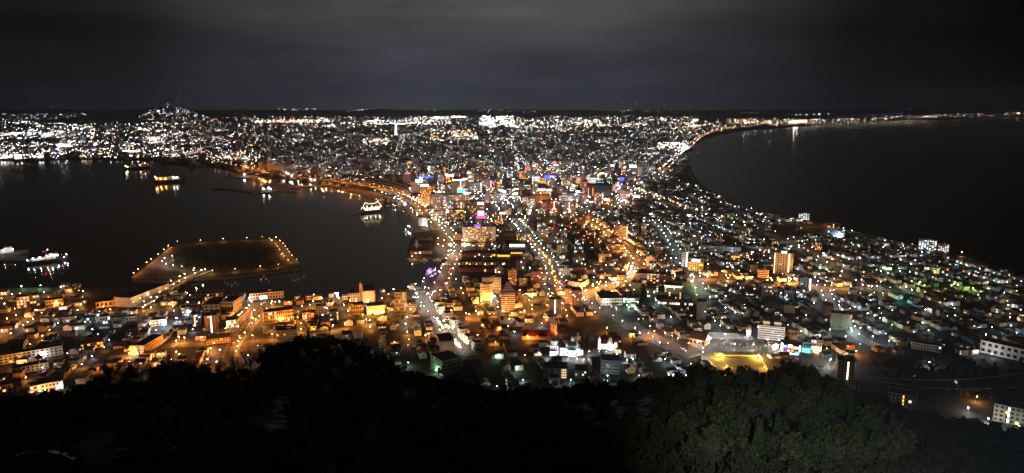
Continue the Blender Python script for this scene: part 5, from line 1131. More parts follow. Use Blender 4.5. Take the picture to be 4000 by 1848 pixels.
for u in np.linspace(3075, 3540, 64): x, y, _ = P(u, (470 if u < 3240 else 458) - max(0, u - 3260) * .055 + random.uniform(-1, 1)); far_light(x + random.uniform(-40, 40), y, 'blue', 3, random.choice([.8, 1.1, 1.4]), 4)
for u in np.linspace(2895, 2960, 14): x, y, _ = P(u, 443); far_light(x, y, 'white', 6, .6, 10)
# rows of cool lamps in the eastern suburb
for a in range(5):
    for k in range(12): x, y, _ = P(2470 + a * 44 + k * 4.2 + random.uniform(-2, 2), 646 - k * 3.6 + random.uniform(-1, 1)); far_light(x, y, 'cool', 24, .7)
# lights that climb the hill and the far ridges
def onhill(y0, h):
    def f(u, v):
        y = y0 + random.uniform(-50, 50); x = (u - 2000) / FPX * y * 1.0; z = height_at(x, y, v); return x, y, z
    return f
f9 = onhill(8050, 0); f15 = onhill(12600, 0)
scatter([(560, 455), (640, 415), (690, 408), (840, 462), (830, 470), (560, 468)], 85, WH, (6, 24), (.6, 1.1), .05, 1, zf=f9)
for k in range(30): t = random.random(); x, y, z = f9(lerp(678, 842, t) + random.gauss(0, 4), lerp(405, 470, t) + random.gauss(0, 2.2)); far_light(x, y, random.choice(['cool', 'white', 'warm']), random.choice([3, 6, 12, 24]), .7, z)
for poly, n_, cc in [([(1100, 408), (1240, 400), (1300, 418), (1140, 424)], 60, WH), ([(1320, 436), (1350, 430), (1480, 400), (1470, 412), (1350, 438)], 46, WH), ([(1570, 386), (1605, 385), (1605, 394), (1575, 394)], 8, ['amber', 'warm', 'white']), ([(1660, 410), (1740, 408), (1740, 430), (1650, 432)], 14, ['white']), ([(1860, 412), (2090, 410), (2100, 450), (1860, 450)], 70, WH),
                    ([(2330, 416), (2460, 418), (2480, 428), (2330, 424)], 34, WH), ([(2500, 420), (2700, 420), (2760, 462), (2500, 452)], 90, WH + ['amber', 'green']), ([(205, 384), (245, 384), (245, 392), (205, 392)], 10, ['violet', 'white']), ([(2760, 440), (2960, 446), (2960, 460), (2700, 462)], 40, WH)]:
    scatter(poly, max(3, int(n_ * .38)), cc, (4, 16), (.4, .9), .05, 1, zf=f15)
tag(mb.build('distant lighting'), 'countless distant lights of the far city and hillsides', 'lights', kind='stuff')
# low blocks between those lights
for k in range(2600):
    u, v = random.uniform(0, 2720), 458 + 230 * random.random() ** .8; x, y, _ = P(u, v)
    if not on_land(x, y) or on_road(x, y, 12) or (v > 640 and 1560 < u < 2480): continue
    hb = random.choice([6, 7, 8, 10, 14]) if random.random() < .9 else random.uniform(18, 40)
    fb.box(x, y, -.5, random.uniform(12, 34), random.uniform(12, 24), hb, wall(random.choice(['grey', 'grey', 'brown', 'beige', 'dark grey', 'dark grey', 'pale grey'])), random.uniform(-.5, .5), roofm('dark grey'))
for k in range(900):          # the harbour flats and the eastern shore
    u, v = random.choice([(random.uniform(850, 1600), random.uniform(640, 730)), (random.uniform(2450, 2850), random.uniform(690, 850))]); x, y, _ = P(u, v)
    if not on_land(x, y) or on_road(x, y, 10) or any(inpoly(u, v, z) for z in VOID): continue
    fb.box(x, y, -.5, random.uniform(10, 26), random.uniform(10, 20), random.choice([5, 6, 8, 10]), wall(random.choice(['white', 'grey', 'pale grey', 'beige', 'cream', 'dark grey'])), TH + random.gauss(0, .1), roofm('dark grey'))
tag(fb.build('distant low rise city'), 'distant low city blocks spread over the plain', 'buildings', kind='stuff')

# ------------------------------------------------------------------ ships and boats
def hull(b, L, W_, h, m, sheer=1.0):
    n_ = 9; vs = []
    for i in range(n_):
        f = i / (n_ - 1); w = W_ / 2 * (1 if f < .62 else max(.04, 1 - ((f - .62) / .38) ** 2)) * (.85 + .15 * min(1, f / .12)); zt = h + sheer * h * max(0, f - .6) ** 1.5
        x = (f - .5) * L
        vs += [(x, -w, zt), (x, w, zt), (x * .95, -w * .72, -1.4), (x * .95, w * .72, -1.4)]
    fs = []
    for i in range(n_ - 1):
        a = 4 * i; c = a + 4
        fs += [(a, c, c + 1, a + 1), (a + 2, c + 2, c, a), (a + 1, c + 1, c + 3, a + 3)]
    fs += [(0, 1, 3, 2), (4 * n_ - 4, 4 * n_ - 2, 4 * n_ - 1, 4 * n_ - 3)]
    b.add(vs, fs, m)
def px_len(u0, u1, v): x, y, _ = P((u0 + u1) / 2, v, -2); return (u1 - u0) / FPX * (y * CP + H * SP)
def ship(u0, u1, v, label, hm_, decks, heading=0, group=None, hh=5, lights=(), kind='ship', cat='ship'):
    x, y, _ = P((u0 + u1) / 2, v, -2); L = px_len(u0, u1, v); rz = -math.atan2(x, y) + R(heading)
    L /= max(.5, abs(math.cos(R(heading))))
    t = thing(kind, label, cat, (x, y, -2), rz, group)
    b = MB(); hull(b, L, L * .17, hh, hm_); b.build('hull', t)
    for nm, cx, w, d_, z, h, m in decks: b = MB(); b.box(cx * L, 0, hh + z, w * L, d_ * L * .17, h, m); b.build(nm, t)
    for cx, cy, z, r, c, e in lights:
        b = MB(); b.octa(0, 0, 0, r * (1.5 if c == 'violet' else 1), bulb(c, min(e, 50)), .8); o = b.build('deck_lamp', t, (cx * L, cy * L, hh + z)); beam(cx * L, cy * L - r - .3, hh + z + r * .3, c, e * r * r * (10 if c != 'violet' else 160), t)
    return t, L
W1, G1 = WHITEP, pbr('grey ship paint', (.35, .36, .38), .5, .15, .3)
t, L = ship(1412, 1494, 829, 'white floodlit museum ship with strings of lights over its decks', HULLD, [('superstructure', -.02, .72, .8, 0, 5, W1), ('upper_deck', 0, .5, .6, 5, 3.5, W1), ('bridge_house', .25, .1, .7, 8.5, 3, W1)], 24, None, 6,
            [(-.35, 0, 8, 1.0, 'white', 150), (.38, 0, 8, 1.0, 'white', 150), (-.1, -.1, 7, 1.0, 'white', 300), (.12, -.1, 7, 1.0, 'white', 300), (.3, -.1, 7, .9, 'white', 300), (-.28, -.1, 7, .9, 'white', 300)])
for fx in (-.22, .0, .2): b = MB(); b.cyl(fx * L, 0, 14, 21, 2.6, 2.2, W1, 8); b.build('funnel', t)
for fx, hz in ((-.3, 30), (.3, 30)): b = MB(); b.bar((fx * L, 0, 12), (fx * L, 0, hz), .5, .3, STEEL); b.build('mast', t)
b = MB()
for (x0, z0), (x1, z1) in (((-.5, 12), (-.3, 30)), ((-.3, 30), (0, 25)), ((0, 25), (.3, 30)), ((.3, 30), (.5, 14))):
    for k in range(8): f = k / 8; b.octa(lerp(x0, x1, f) * L, 0, lerp(z0, z1, f) - 2.0 * math.sin(math.pi * f), .7, lamp('warm', 12))
b.build('light_string', t)
for k in range(9): child('window', unit(lamp('warm', 4)), t, ((k / 8 - .5) * .62 * L, -L * .17 * .4 - .1, 8.5), 0, (L * .04, .2, 1.6))
t, L = ship(608, 722, 712, 'ferry with an orange lit stern and white forecastle at the jetty', HULLD, [('superstructure', -.2, .5, .9, 0, 12, wall('ochre')), ('forecastle', .18, .22, .8, 0, 8, W1), ('bridge_house', .1, .08, .9, 8, 5, W1)], 6, None, 10,
            [(-.42, -.12, 9, 2.2, 'orange', 40), (-.3, -.12, 6, 2.2, 'orange', 40), (-.15, -.12, 6, 2.2, 'orange', 40), (.1, -.12, 10, 2, 'white', 40), (.2, -.12, 9, 2, 'white', 40), (-.45, 0, 14, 2, 'amber', 24)])
t, L = ship(494, 582, 659, 'cargo ship with a green bow lamp and pink deck lamps', HULLD, [('superstructure', .25, .2, .9, 0, 14, W1), ('hatch', -.1, .5, .7, 0, 3, G1)], 4, None, 8,
            [(-.46, 0, 8, 2.4, 'green', 60), (-.4, -.06, 3, 2.2, 'lime', 24), (-.1, 0, 8, 2, 'pink', 24), (.1, 0, 9, 2, 'warm', 24), (.22, 0, 17, 2.4, 'pink', 40), (.3, 0, 15, 2, 'white', 24), (.42, 0, 9, 2, 'red', 12)])
for fx in (-.25, 0.02): b = MB(); b.bar((fx * L, 0, 8), (fx * L, 0, 24), .7, .5, STEEL); b.build('deck_crane', t)
t, L = ship(106, 258, 1022, 'brightly lit ship with red and white lamps moored on the left', HULLD, [('superstructure', -.05, .5, .8, 0, 5, W1), ('bridge_house', .15, .2, .7, 5, 5, W1), ('after_house', -.3, .2, .7, 0, 4, G1)], 10, None, 5,
            [(-.42, -.08, 4, 1.0, 'cool', 150), (-.3, -.08, 6, 1.0, 'cool', 150), (-.15, -.08, 7, 1.1, 'white', 200), (0, -.08, 8, .9, 'warm', 100), (.1, -.09, 9, 1.1, 'cool', 200), (.24, -.08, 6, 1.0, 'white', 200), (.33, -.06, 6, .9, 'pink', 100), (.45, 0, 5, 1, 'white', 100), (-.05, 0, 16, .8, 'red', 60), (.05, 0, 19, .8, 'warm', 60), (.38, -.08, 1, 1.1, 'white', 200)])
b = MB(); b.bar((0, 0, 10), (0, 0, 24), .5, .3, STEEL); b.build('mast', t)
t, L = ship(-70, 98, 998, 'pale grey patrol ship moored at the left edge', G1, [('superstructure', .0, .4, .75, 0, 7, W1), ('bridge_house', .1, .16, .7, 7, 4, W1)], -4, None, 6, [(0, -.12, 7, 1.0, 'white', 260), (.2, -.12, 7, 1.0, 'white', 200), (-.2, -.12, 8, 1, 'warm', 200)])
b = MB(); b.bar((.08 * L, 0, 11), (.08 * L, 0, 24), .6, .3, STEEL); b.build('mast', t)
pier([(-100, 1000), (110, 1000), (110, 1018), (-100, 1022)], 'p', 'amber lit jetty at the left')
x, y, _ = P(40, 1008)
for q in range(-1, 3): LX = P(40 + q * 30, 1010); LAMPS.append([*LX[:2], 7, 'orange', 300, 0, None, None, 0, 1])
ship(1016, 1062, 750, 'white work boat under two cool floodlights on the breakwater', G1, [('deckhouse', .1, .4, .8, 0, 5, W1)], 8, None, 4, [(-.2, 0, 8, 2.2, 'cool', 60), (.25, 0, 10, 2.2, 'cool', 60), (.4, 0, 6, 1.6, 'white', 40)], 'work_boat', 'boat')
ship(1108, 1132, 690, 'work boat with a white lamp by the elevated road', G1, [('deckhouse', .1, .4, .8, 0, 6, W1)], 0, None, 4, [(0, 0, 12, 2.6, 'cool', 60), (.3, 0, 8, 2, 'white', 40)], 'work_boat', 'boat')
ship(1126, 1156, 700, 'white fishing vessel lit from its wheelhouse by the elevated road', G1, [('deckhouse', -.1, .4, .8, 0, 6, W1)], 0, None, 4, [(0, 0, 10, 2.2, 'white', 60), (-.3, 0, 7, 1.8, 'white', 40)], 'work_boat', 'boat')
ship(1206, 1246, 714, 'fishing vessel with a column of white lamps near orange pier', G1, [('deckhouse', -.1, .4, .8, 0, 6, W1)], 0, None, 4, [(-.3, 0, 9, 2.2, 'cool', 60), (.1, 0, 7, 1.8, 'cool', 60), (.3, 0, 7, 1.8, 'white', 40)], 'work_boat', 'boat')
ship(948, 962, 692, 'small boat with one bright white lamp mid harbour', G1, [('deckhouse', -.1, .4, .8, 0, 4, W1)], 0, None, 3, [(0, 0, 9, 3.0, 'cool', 60)], 'work_boat', 'boat')
ship(1578, 1592, 905, 'small white launch at the dark pier', W1, [('deckhouse', 0, .5, .7, 0, 2.4, W1)], 60, None, 2, [(0, 0, 4, .6, 'white', 60)], 'launch', 'boat')
t, L = ship(1664, 1690, 1070, 'tour boat outlined in violet lights at the brick warehouse quay', W1, [('cabin', -.05, .6, .8, 0, 3, W1), ('upper_deck', -.1, .4, .7, 3, 2.5, W1)], 62, None, 2.5, [(-.3, -.1, 2, .9, 'violet', 40), (0, -.1, 2, .9, 'violet', 60), (.3, -.1, 2, .9, 'violet', 40), (-.2, -.1, 6, .8, 'violet', 40), (.1, -.1, 7, .8, 'violet', 60), (.2, .1, 6, .8, 'violet', 40), (-.45, 0, -1, .9, 'violet', 60)], 'tour_boat', 'boat')
b = MB()
for k in range(7): f = k / 6; b.octa((f - .5) * L * .9, 0, 5 + 6 * math.sin(math.pi * f), .6, bulb('violet', 3))
b.build('light_string', t)
ship(1692, 1704, 1060, 'small boat with white lamps beside the violet tour boat', W1, [('cabin', -.05, .6, .8, 0, 2.4, W1)], 50, None, 2, [(-.3, 0, 3, .6, 'pink', 60), (.3, 0, 3, .6, 'white', 60)], 'launch', 'boat')
ship(1722, 1762, 1039, 'violet tinted white cruiser moored below the fish market', W1, [('cabin', -.1, .5, .8, 0, 2.4, W1), ('bridge_house', 0, .2, .6, 2.4, 2, W1)], 4, None, 2.5, [], 'cruiser', 'boat')
for k, (u0, u1, v) in enumerate([(1599, 1631, 1019), (1638, 1672, 1020), (1691, 1724, 1018)]):
    ship(u0, u1, v, f'white trawler moored along the fish market, {ordw(k)} from the harbour mouth', W1, [('wheelhouse', .1, .25, .7, 0, 3.4, W1)], 0, 'trawlers moored along the fish market', 2.2, [], 'trawler', 'boat')
k = 0
for (u, v, hd) in [(1130, 1078, 30), (1142, 1086, 28), (1156, 1074, 24), (1165, 1092, 10), (1188, 1082, 8), (1150, 1098, 5), (1040, 1092, 60), (1030, 1082, 60), (1020, 1095, 50), (1052, 1102, 70), (890, 1112, 60), (905, 1118, 62), (918, 1108, 60), (930, 1114, 58), (880, 1104, 60), (1712, 1062, 80), (1724, 1060, 80), (1735, 1058, 80), (1746, 1054, 80)]:
    t, L = ship(u - 8, u + 8, v, '', W1, [('cabin', -.05, .35, .6, 0, 1.5, W1)], 0, 'small moored boats of the harbour', 1.3, [], 'moored_boat', 'boat')
    t.rotation_euler[2] += R(hd); b = MB(); b.bar((0, 0, 1), (0, 0, 9), .09, .05, W1); b.build('mast', t); NM.put(t, 'small moored white boat with a thin mast', *t.location[:2])

# ------------------------------------------------------------------ car park, floodlit lawn and other grounds
def sheet(px, m, name, z=.08, lab=None): b = MB(); b.prism([P(u, v)[:2] for u, v in px], -.4, z, m); o = b.build(name); tag(o, lab, kind='structure'); return o
sheet([(2706, 1325), (2760, 1302), (2960, 1305), (2985, 1335), (2972, 1374), (2700, 1372)], PAVE, 'ground of the car park', .05)
sheet([(2770, 1298), (2880, 1302), (2902, 1324), (2760, 1322)], CONC, 'terrace ground', .11)
sheet([(2798, 1392), (2966, 1394), (2996, 1446), (2812, 1442)], GRASS, 'lawn', .05)
sheet([(3130, 1400), (3240, 1400), (3250, 1490), (3140, 1470)], PAVE, 'ground of the lower car park', .05)
sheet([(3000, 1345), (3060, 1350), (3160, 1400), (3080, 1420), (3000, 1390)], PAVE, 'forecourt ground', .045)
sheet([(3570, 1100), (3640, 1105), (3660, 1128), (3590, 1124)], GRASS, 'field', .05); sheet([(3720, 1110), (3810, 1120), (3820, 1148), (3740, 1142)], GRASS, 'field', .05)
sheet([(80, 1128), (200, 1128), (210, 1140), (60, 1142)], GRASS, 'field', .05)
sheet([(2215, 1240), (2415, 1232), (2432, 1298), (2225, 1300)], pbr('dark playing field', (.03, .03, .026), 1, .3, .05), 'dark sports field', .05)
sheet([(1690, 1462), (1735, 1445), (1740, 1485), (1700, 1490)], GRASS, 'school lawn', .05)
mb = MB()
for k in range(16):
    f = k / 15; a, c = P(lerp(2735, 2960, f), 1343), P(lerp(2738, 2964, f), 1349); mb.ribbon([a[:2], c[:2]], .25, .075, WHITEP)
    a, c = P(lerp(2720, 2968, f), 1352), P(lerp(2722, 2972, f), 1359); mb.ribbon([a[:2], c[:2]], .25, .075, WHITEP)
tag(mb.build('road markings'), kind='structure')
# low wall and two big lamps of the lawn
def wallrun(px, label, h=1.4, m=CONC, name='low_wall', w=.4):
    x, y, _ = P(*px[0]); t = thing(name, label, 'wall', (x, y, 0)); pts = [P(u, v)[:2] for u, v in px]
    for a, c in zip(pts, pts[1:]):
        L = math.dist(a, c); b = MB(); b.box((a[0] + c[0]) / 2 - x, (a[1] + c[1]) / 2 - y, 0, L, w, h, m, math.atan2(c[1] - a[1], c[0] - a[0])); b.build('wall_run', t)
        b = MB(); b.box((a[0] + c[0]) / 2 - x, (a[1] + c[1]) / 2 - y, h, L, w + .15, .15, CONC, math.atan2(c[1] - a[1], c[0] - a[0])); b.build('coping', t)
wallrun([(2795, 1391), (2880, 1391), (2968, 1393), (2999, 1448)], 'low pale wall around the floodlit lawn')
for u, v, lb in [(2806, 1397, 'blazing gold floodlight at the uphill left corner of the lawn'), (2962, 1400, 'blazing gold floodlight at the uphill right corner of the lawn'), (2838, 1434, 'gold floodlight low at the near left of lawn'), (2984, 1440, 'gold floodlight low at the near right of lawn')]:
    x, y, _ = P(u, v); t = thing('floodlight', lb, 'floodlight', (x, y, 0), 0); h = 4 if v < 1410 else 1.6
    b = MB(); b.cyl(0, 0, 0, h, .15, .12, STEEL, 6); b.build('stand', t); child('lamp_head', globe_mesh('gold', 60, .6 if v < 1410 else .3), t, (0, 0, h + .4)); beam(0, -.3, h + 1.2, 'gold', 130000 if v < 1410 else 24000, t)

# cars
CARP = [pbr(f'car paint {i}', c, .35, .05, 1, .2, .6) for i, c in enumerate([(.75, .75, .75), (.04, .04, .045), (.35, .36, .38), (.05, .09, .2), (.25, .03, .03), (.6, .6, .58)])]
CARN = ['white', 'black', 'silver', 'dark blue', 'dark red', 'pearl']
TYRE = pbr('tyre', (.02, .02, .02), .9, .1, 2)
CM = []
for i, m in enumerate(CARP):
    b = MB(); b.box(0, 0, .35, 4.3, 1.75, .6, m)
    b.add([(-1.9, -.8, .95), (1.1, -.8, .95), (1.1, .8, .95), (-1.9, .8, .95), (-1.5, -.65, 1.5), (.4, -.65, 1.5), (.4, .65, 1.5), (-1.5, .65, 1.5)], [(4, 5, 6, 7), (0, 1, 5, 4), (1, 2, 6, 5), (2, 3, 7, 6), (3, 0, 4, 7)], m); CM.append(b.mesh('body'))
b = MB(); b.add([(1.12, -.7, 1.0), (1.12, .7, 1.0), (.46, .6, 1.47), (.46, -.6, 1.47)], [(0, 1, 2, 3)], GLASS); WIND = b.mesh('windscreen')
b = MB()
for i in range(10):
    pass
b.bar((0, -.1, 0), (0, .1, 0), .32, .32, TYRE, 10); WHEEL = b.mesh('wheel')
HL, TL = unit(lamp('white', 60)), unit(lamp('red', 60))
def car(x, y, rz, ci, lights=False, group=None):
    t = thing('parked_car' if not lights else 'car', '', 'car', (x, y, .08), rz, group)
    child('body', CM[ci], t); child('windscreen', WIND, t)
    for wx in (-1.35, 1.35):
        for wy in (-.82, .82): child('wheel', WHEEL, t, (wx, wy, .32))
    if lights:
        for s in (-.6, .6): child('headlight', HL, t, (2.2, s, .65), 0, (.3, .45, .35)); child('tail_light', TL, t, (-2.2, s, .7), 0, (.3, .45, .35))
    return t
for ri, (u0, u1, v, n_, row_) in enumerate([(2752, 2885, 1328, 16, 'uphill row'), (2812, 2872, 1345, 9, 'second row'), (2888, 2932, 1347, 7, 'second row'), (3150, 3230, 1432, 10, 'lower car park row'), (3170, 3215, 1440, 5, 'lower car park near row'), (3048, 3120, 1404, 8, 'row below the neon restaurant')]):
    k = 0
    for i in range(n_):
        if random.random() < .18: continue
        u = lerp(u0, u1, (i + .5) / n_); x, y, _ = P(u, v); ci = random.randrange(6)
        t = car(x, y, -math.atan2(x, y) + math.pi / 2 + random.gauss(0, .03) + (math.pi if random.random() < .5 else 0), ci, False, 'cars in the floodlit car parks'); t['label'] = f'{CARN[ci]} parked car, {ordw(k)} along the {row_}'; k += 1
for i, (u, v) in enumerate([(2942, 1341), (2722, 1345), (2990, 1352), (3028, 1344), (3036, 1348), (3020, 1350)]):
    x, y, _ = P(u, v); ci = random.randrange(6); t = car(x, y, random.uniform(0, 3), ci, i in (3, 4, 5), 'cars moving by the car parks'); NM.put(t, f'{CARN[ci]} car in the lane', x, y)
for key, n_, spc in [('waterfront road', 12, 0), ('tree lined avenue', 12, 0), ('wide white lit street', 8, 0), ('orange curved road', 9, 0), ('obelisk boulevard', 8, 0), ('long eastern road', 10, 0)]:
    pts, w = ROADS[key]; rs = resample(pts, 9)
    for x, y, a in random.sample(rs, min(n_, len(rs))):
        s = random.choice([-1, 1]); ci = random.randrange(6); x2, y2 = x - math.sin(a) * w * .22 * s, y + math.cos(a) * w * .22 * s
        if not visible(*proj(x2, y2)): continue
        t = car(x2, y2, a + (math.pi if s > 0 else 0), ci, True, 'cars driving through the town'); NM.put(t, f'{CARN[ci]} car on {key}', x2, y2)
# traffic signals at red
for u, v in [(962, 1236), (1031, 1198), (975, 1250), (2225, 912), (2246, 917), (2378, 832), (2442, 955), (2278, 780), (1930, 748), (2204, 1112), (3422, 1112), (2690, 1205), (1036, 1192)]:
    x, y, _ = P(u, v); t = thing('traffic_signal', '', 'traffic signal', (x, y, 0), 0, 'traffic signals at red'); b = MB(); b.cyl(0, 0, 0, 5.2, .12, .1, STEEL, 6); b.build('pole', t)
    b = MB(); b.box(0, .15, 5.2, 1.6, .3, .6, STEEL); b.build('housing', t); child('lamp_head', globe_mesh('red', 40, lamp_r(y)), t, (0, -.35, 5.5)); NM.put(t, 'red traffic signal on a pole', x, y)

# floodlight tower and ribbed mast of the harbour, beacons, heart lights, cables
x, y, _ = P(1318, 1166); t = thing('floodlight_tower', 'harbour floodlight tower with three white lamps', 'tower', (x, y, 0)); hz = height_at(x, y, 1146)
b = MB()
for qx, qy in ((-2, -2), (2, -2), (2, 2), (-2, 2)): b.bar((qx, qy, 0), (qx * .6, qy * .6, hz), .25, .2, WHITEP)
for k in range(5): z = hz * (k + .5) / 5; b.bar((-2, -2, z), (2, 2, z + 1), .12, .12, WHITEP); b.bar((2, -2, z), (-2, 2, z + 1), .12, .12, WHITEP)
b.build('frame', t)
for q in (-2.2, 0, 2.2): child('lamp_head', globe_mesh('white', 60, .9), t, (q, -1.5, hz + (.5 if q else -2))); beam(q, -2.8, hz + (.5 if q else -2), 'white', 5000, t)
x, y, _ = P(1628, 980); t = thing('ribbed_mast', 'tall pale mast with paired slanting ribs on the market pier', 'mast', (x, y, 0)); hz = height_at(x, y, 938)
b = MB(); b.bar((0, 0, 0), (0, 0, hz), .6, .25, WHITEP, 6); b.build('pole', t)
for k in range(6):
    z = 8 + (hz - 10) * k / 6
    for s in (-1, 1): b = MB(); b.bar((0, 0, z), (s * 7 * (1 - k / 9), 0, z + 4), .3, .15, WHITEP); b.build('rib', t)
for k, (u, v, c) in enumerate([(2427, 404, 'red'), (2474, 404, 'red'), (2530, 405, 'red'), (2588, 410, 'red'), (2681, 416, 'red'), (2764, 420, 'red'), (2848, 420, 'pink'), (2908, 420, 'red'), (3531, 426, 'red'), (3611, 428, 'red')]):
    yb = 11600; xb = (u - 2000) / FPX * yb; zb = height_at(xb, yb, v); t = thing('beacon_mast', f'far mast with a {c} warning beacon, {ordw(k)} from the town along the ridge', 'mast', (xb, yb, 0), 0, 'warning beacons on the far ridge')
    b = MB(); b.bar((0, 0, 0), (0, 0, zb), 3, 1.5, STEEL); b.build('mast', t); child('lamp_head', globe_mesh(c, 10, 4.5), t, (0, 0, zb))
x, y, _ = P(1396, 462); xb, yb = x, y
for k, (u, v) in enumerate([(3563, 1474), (3737, 1499)]):
    x, y, _ = P(u, v + 4); s_ = (y * CP + H * SP) / FPX
    t = thing('heart_light', ['pale heart shaped light higher on the dark slope', 'pale heart shaped light lower on the dark slope'][k], 'light', (x, y, 0), -math.atan2(x, y), 'heart shaped lights on the dark slope')
    b = MB(); b.cyl(0, .3, 0, 2, .12, .12, STEEL, 6); b.build('post', t)
    pts = []
    for i in range(20):
        a = 2 * math.pi * i / 20; pts.append((16 * math.sin(a) ** 3 / 16 * 9 * s_, (13 * math.cos(a) - 5 * math.cos(2 * a) - 2 * math.cos(3 * a) - math.cos(4 * a)) / 16 * 7 * s_))
    b = MB(); n_ = len(pts); b.add([(p, -.2, q + 3.2) for p, q in pts] + [(p, .2, q + 3.2) for p, q in pts], [tuple(range(n_ - 1, -1, -1)), tuple(range(n_, 2 * n_))] + [(i, (i + 1) % n_, n_ + (i + 1) % n_, n_ + i) for i in range(n_)], lamp('white', .55)); b.build('heart', t)
for k, (pa, pb) in enumerate([((3375, 1472, 60), (4100, 1440, 150)), ((3390, 1484, 60), (4100, 1500, 140))]):
    A, C = P(pa[0], pa[1], 25), P(pb[0], pb[1], 40); b = MB()
    for i in range(24):
        f, g_ = i / 24, (i + 1) / 24; sag = lambda q: -8 * math.sin(math.pi * q)
        b.bar(tuple(lerp(A[j], C[j], f) + (sag(f) if j == 2 else 0) for j in range(3)), tuple(lerp(A[j], C[j], g_) + (sag(g_) if j == 2 else 0) for j in range(3))  , .08, .08, WHITEP, 4)
    tag(b.build('ropeway_cable'), ['upper thin ropeway cable over the dark slope', 'lower thin ropeway cable over the dark slope'][k], 'cable')

# pale curved parapet of the lookout at the lower left, and snow left on the slope
pc_ = smooth([on_slope(u, v)[:2] for u, v in [(60, 1812), (160, 1793), (260, 1790), (350, 1800), (420, 1822), (470, 1850)]], 6)
x, y, z = on_slope(260, 1795); t = thing('curved_parapet', 'pale curved concrete parapet at the lower left of the slope', 'parapet', (x, y, z))
b = MB(); pl = [(a - x, c - y) for a, c in pc_]
for a, c in zip(pl, pl[1:]): b.box((a[0] + c[0]) / 2, (a[1] + c[1]) / 2, -3, math.dist(a, c) + .2, .6, 4.0, CONC, math.atan2(c[1] - a[1], c[0] - a[0]))
b.build('wall_run', t); b = MB(); b.ribbon(pl, 2.0, 1.03, WHITEP); b.build('coping', t)

# ------------------------------------------------------------------ trees
def leafset(n_, shape, size, rg):
    """many small leaf faces spread through a crown: returns vertices and quads"""
    vs, fs = [], []
    for i in range(n_):
        p = shape(rg); s = size * rg.uniform(.6, 1.3)
        a = Vector((rg.gauss(0, 1), rg.gauss(0, 1), rg.gauss(0, 1))).normalized(); c = a.orthogonal().normalized(); e = a.cross(c)
        o = len(vs)
        vs += [(p[0] + (c[k] * i_ + e[k] * j_) * s if 0 else p[0] + c[0] * i_ * s + e[0] * j_ * s * .6, p[1] + c[1] * i_ * s + e[1] * j_ * s * .6, p[2] + c[2] * i_ * s + e[2] * j_ * s * .6) for i_, j_ in ((-1, -1), (1, -1), (1, 1), (-1, 1)) for k in (0,)]
        fs.append((o, o + 1, o + 2, o + 3))
    return vs, fs
def lobes(rg, n_, R_, h0, h1):
    return [(rg.uniform(-R_, R_) * .6, rg.uniform(-R_, R_) * .6, rg.uniform(h0, h1), R_ * rg.uniform(.35, .6)) for _ in range(n_)]
def in_lobes(L):
    def f(rg):
        a = rg.choice(L); d = Vector((rg.gauss(0, 1), rg.gauss(0, 1), rg.gauss(0, 1))).normalized() * a[3] * (rg.random() ** .28)
        return (a[0] + d[0], a[1] + d[1], a[2] + d[2] * .8)
    return f
def in_cone(R_, h0, h1):
    def f(rg):
        t = rg.random() ** .8; tier = (t * 7) % 1; r = R_ * (1 - t) * (.55 + .45 * (1 - tier)) * (rg.random() ** .4) + .15; a = rg.uniform(0, 6.283)
        return (r * math.cos(a), r * math.sin(a), lerp(h0, h1, t) - r * .25)
    return f
TREES = []
rg = random.Random(5)
def treemesh(kind):
    tr, cr = MB(), MB()
    if kind == 'round':
        h = rg.uniform(8, 11); tr.bar((0, 0, -1), (.2, .1, h * .6), .28, .12, BARK, 7)
        for k in range(6): a = rg.uniform(0, 6.28); tr.bar((.1, 0, h * .35), (2.4 * math.cos(a), 2.4 * math.sin(a), h * .75), .12, .04, BARK, 5)
        v_, f_ = leafset(620, in_lobes(lobes(rg, 11, 4.2, h * .45, h * .92)), .38, rg); cr.add(v_, f_, rg.choice([LEAFA, LEAFB, LEAFB]))
    elif kind == 'cone':
        h = rg.uniform(11, 15); tr.bar((0, 0, -1), (0, 0, h * .95), .26, .04, BARK, 7)
        v_, f_ = leafset(620, in_cone(2.9, h * .14, h), .36, rg); cr.add(v_, f_, LEAFA)
    else:
        h = rg.uniform(8, 12); tr.bar((0, 0, -1), (.1, 0, h * .5), .24, .13, BARK, 7)
        for k in range(9):
            a = rg.uniform(0, 6.28); z0 = h * rg.uniform(.25, .5); r1 = rg.uniform(1.6, 3.2); q = Vector((r1 * math.cos(a), r1 * math.sin(a), h * rg.uniform(.7, .95))); p = Vector((.05, 0, z0)); tr.bar(p, q, .09, .03, BARK, 4)
            for j in range(13):
                f = rg.uniform(.35, 1); s = p.lerp(q, f); e = s + Vector((rg.gauss(0, .9), rg.gauss(0, .9), rg.uniform(.3, 1.5))); cr.bar(s, e, .035, .015, TWIG, 3)
                for _ in range(2): g_ = e + Vector((rg.gauss(0, .5), rg.gauss(0, .5), rg.uniform(.1, .8))); cr.bar(s.lerp(e, .6), g_, .025, .012, TWIG, 3)
    return tr.mesh('trunk'), cr.mesh('crown')
KINDS = {k: [treemesh(k) for _ in range(n_)] for k, n_ in (('round', 6), ('cone', 4), ('bare', 4))}
NTREE = [0]
def tree(x, y, z, kind, s, label, group, named=True, nm='tree'):
    tr, cr = random.choice(KINDS[kind]); t = thing(nm, label, nm, (x, y, z), random.uniform(0, 6.28), group); t.scale = (s, s, s * random.uniform(.9, 1.15))
    child('trunk', tr, t); child('crown', cr, t); NTREE[0] += 1
    if named: NM.put(t, label, x, y)
    return t
tree_at = []
def sample_slope(poly, n_):
    us_, vs_ = [p[0] for p in poly], [p[1] for p in poly]; out = []
    while len(out) < n_:
        u, v = random.uniform(min(us_), max(us_)), random.uniform(min(vs_), max(vs_))
        if inpoly(u, v, poly): out.append(on_slope(u, v))
    return out
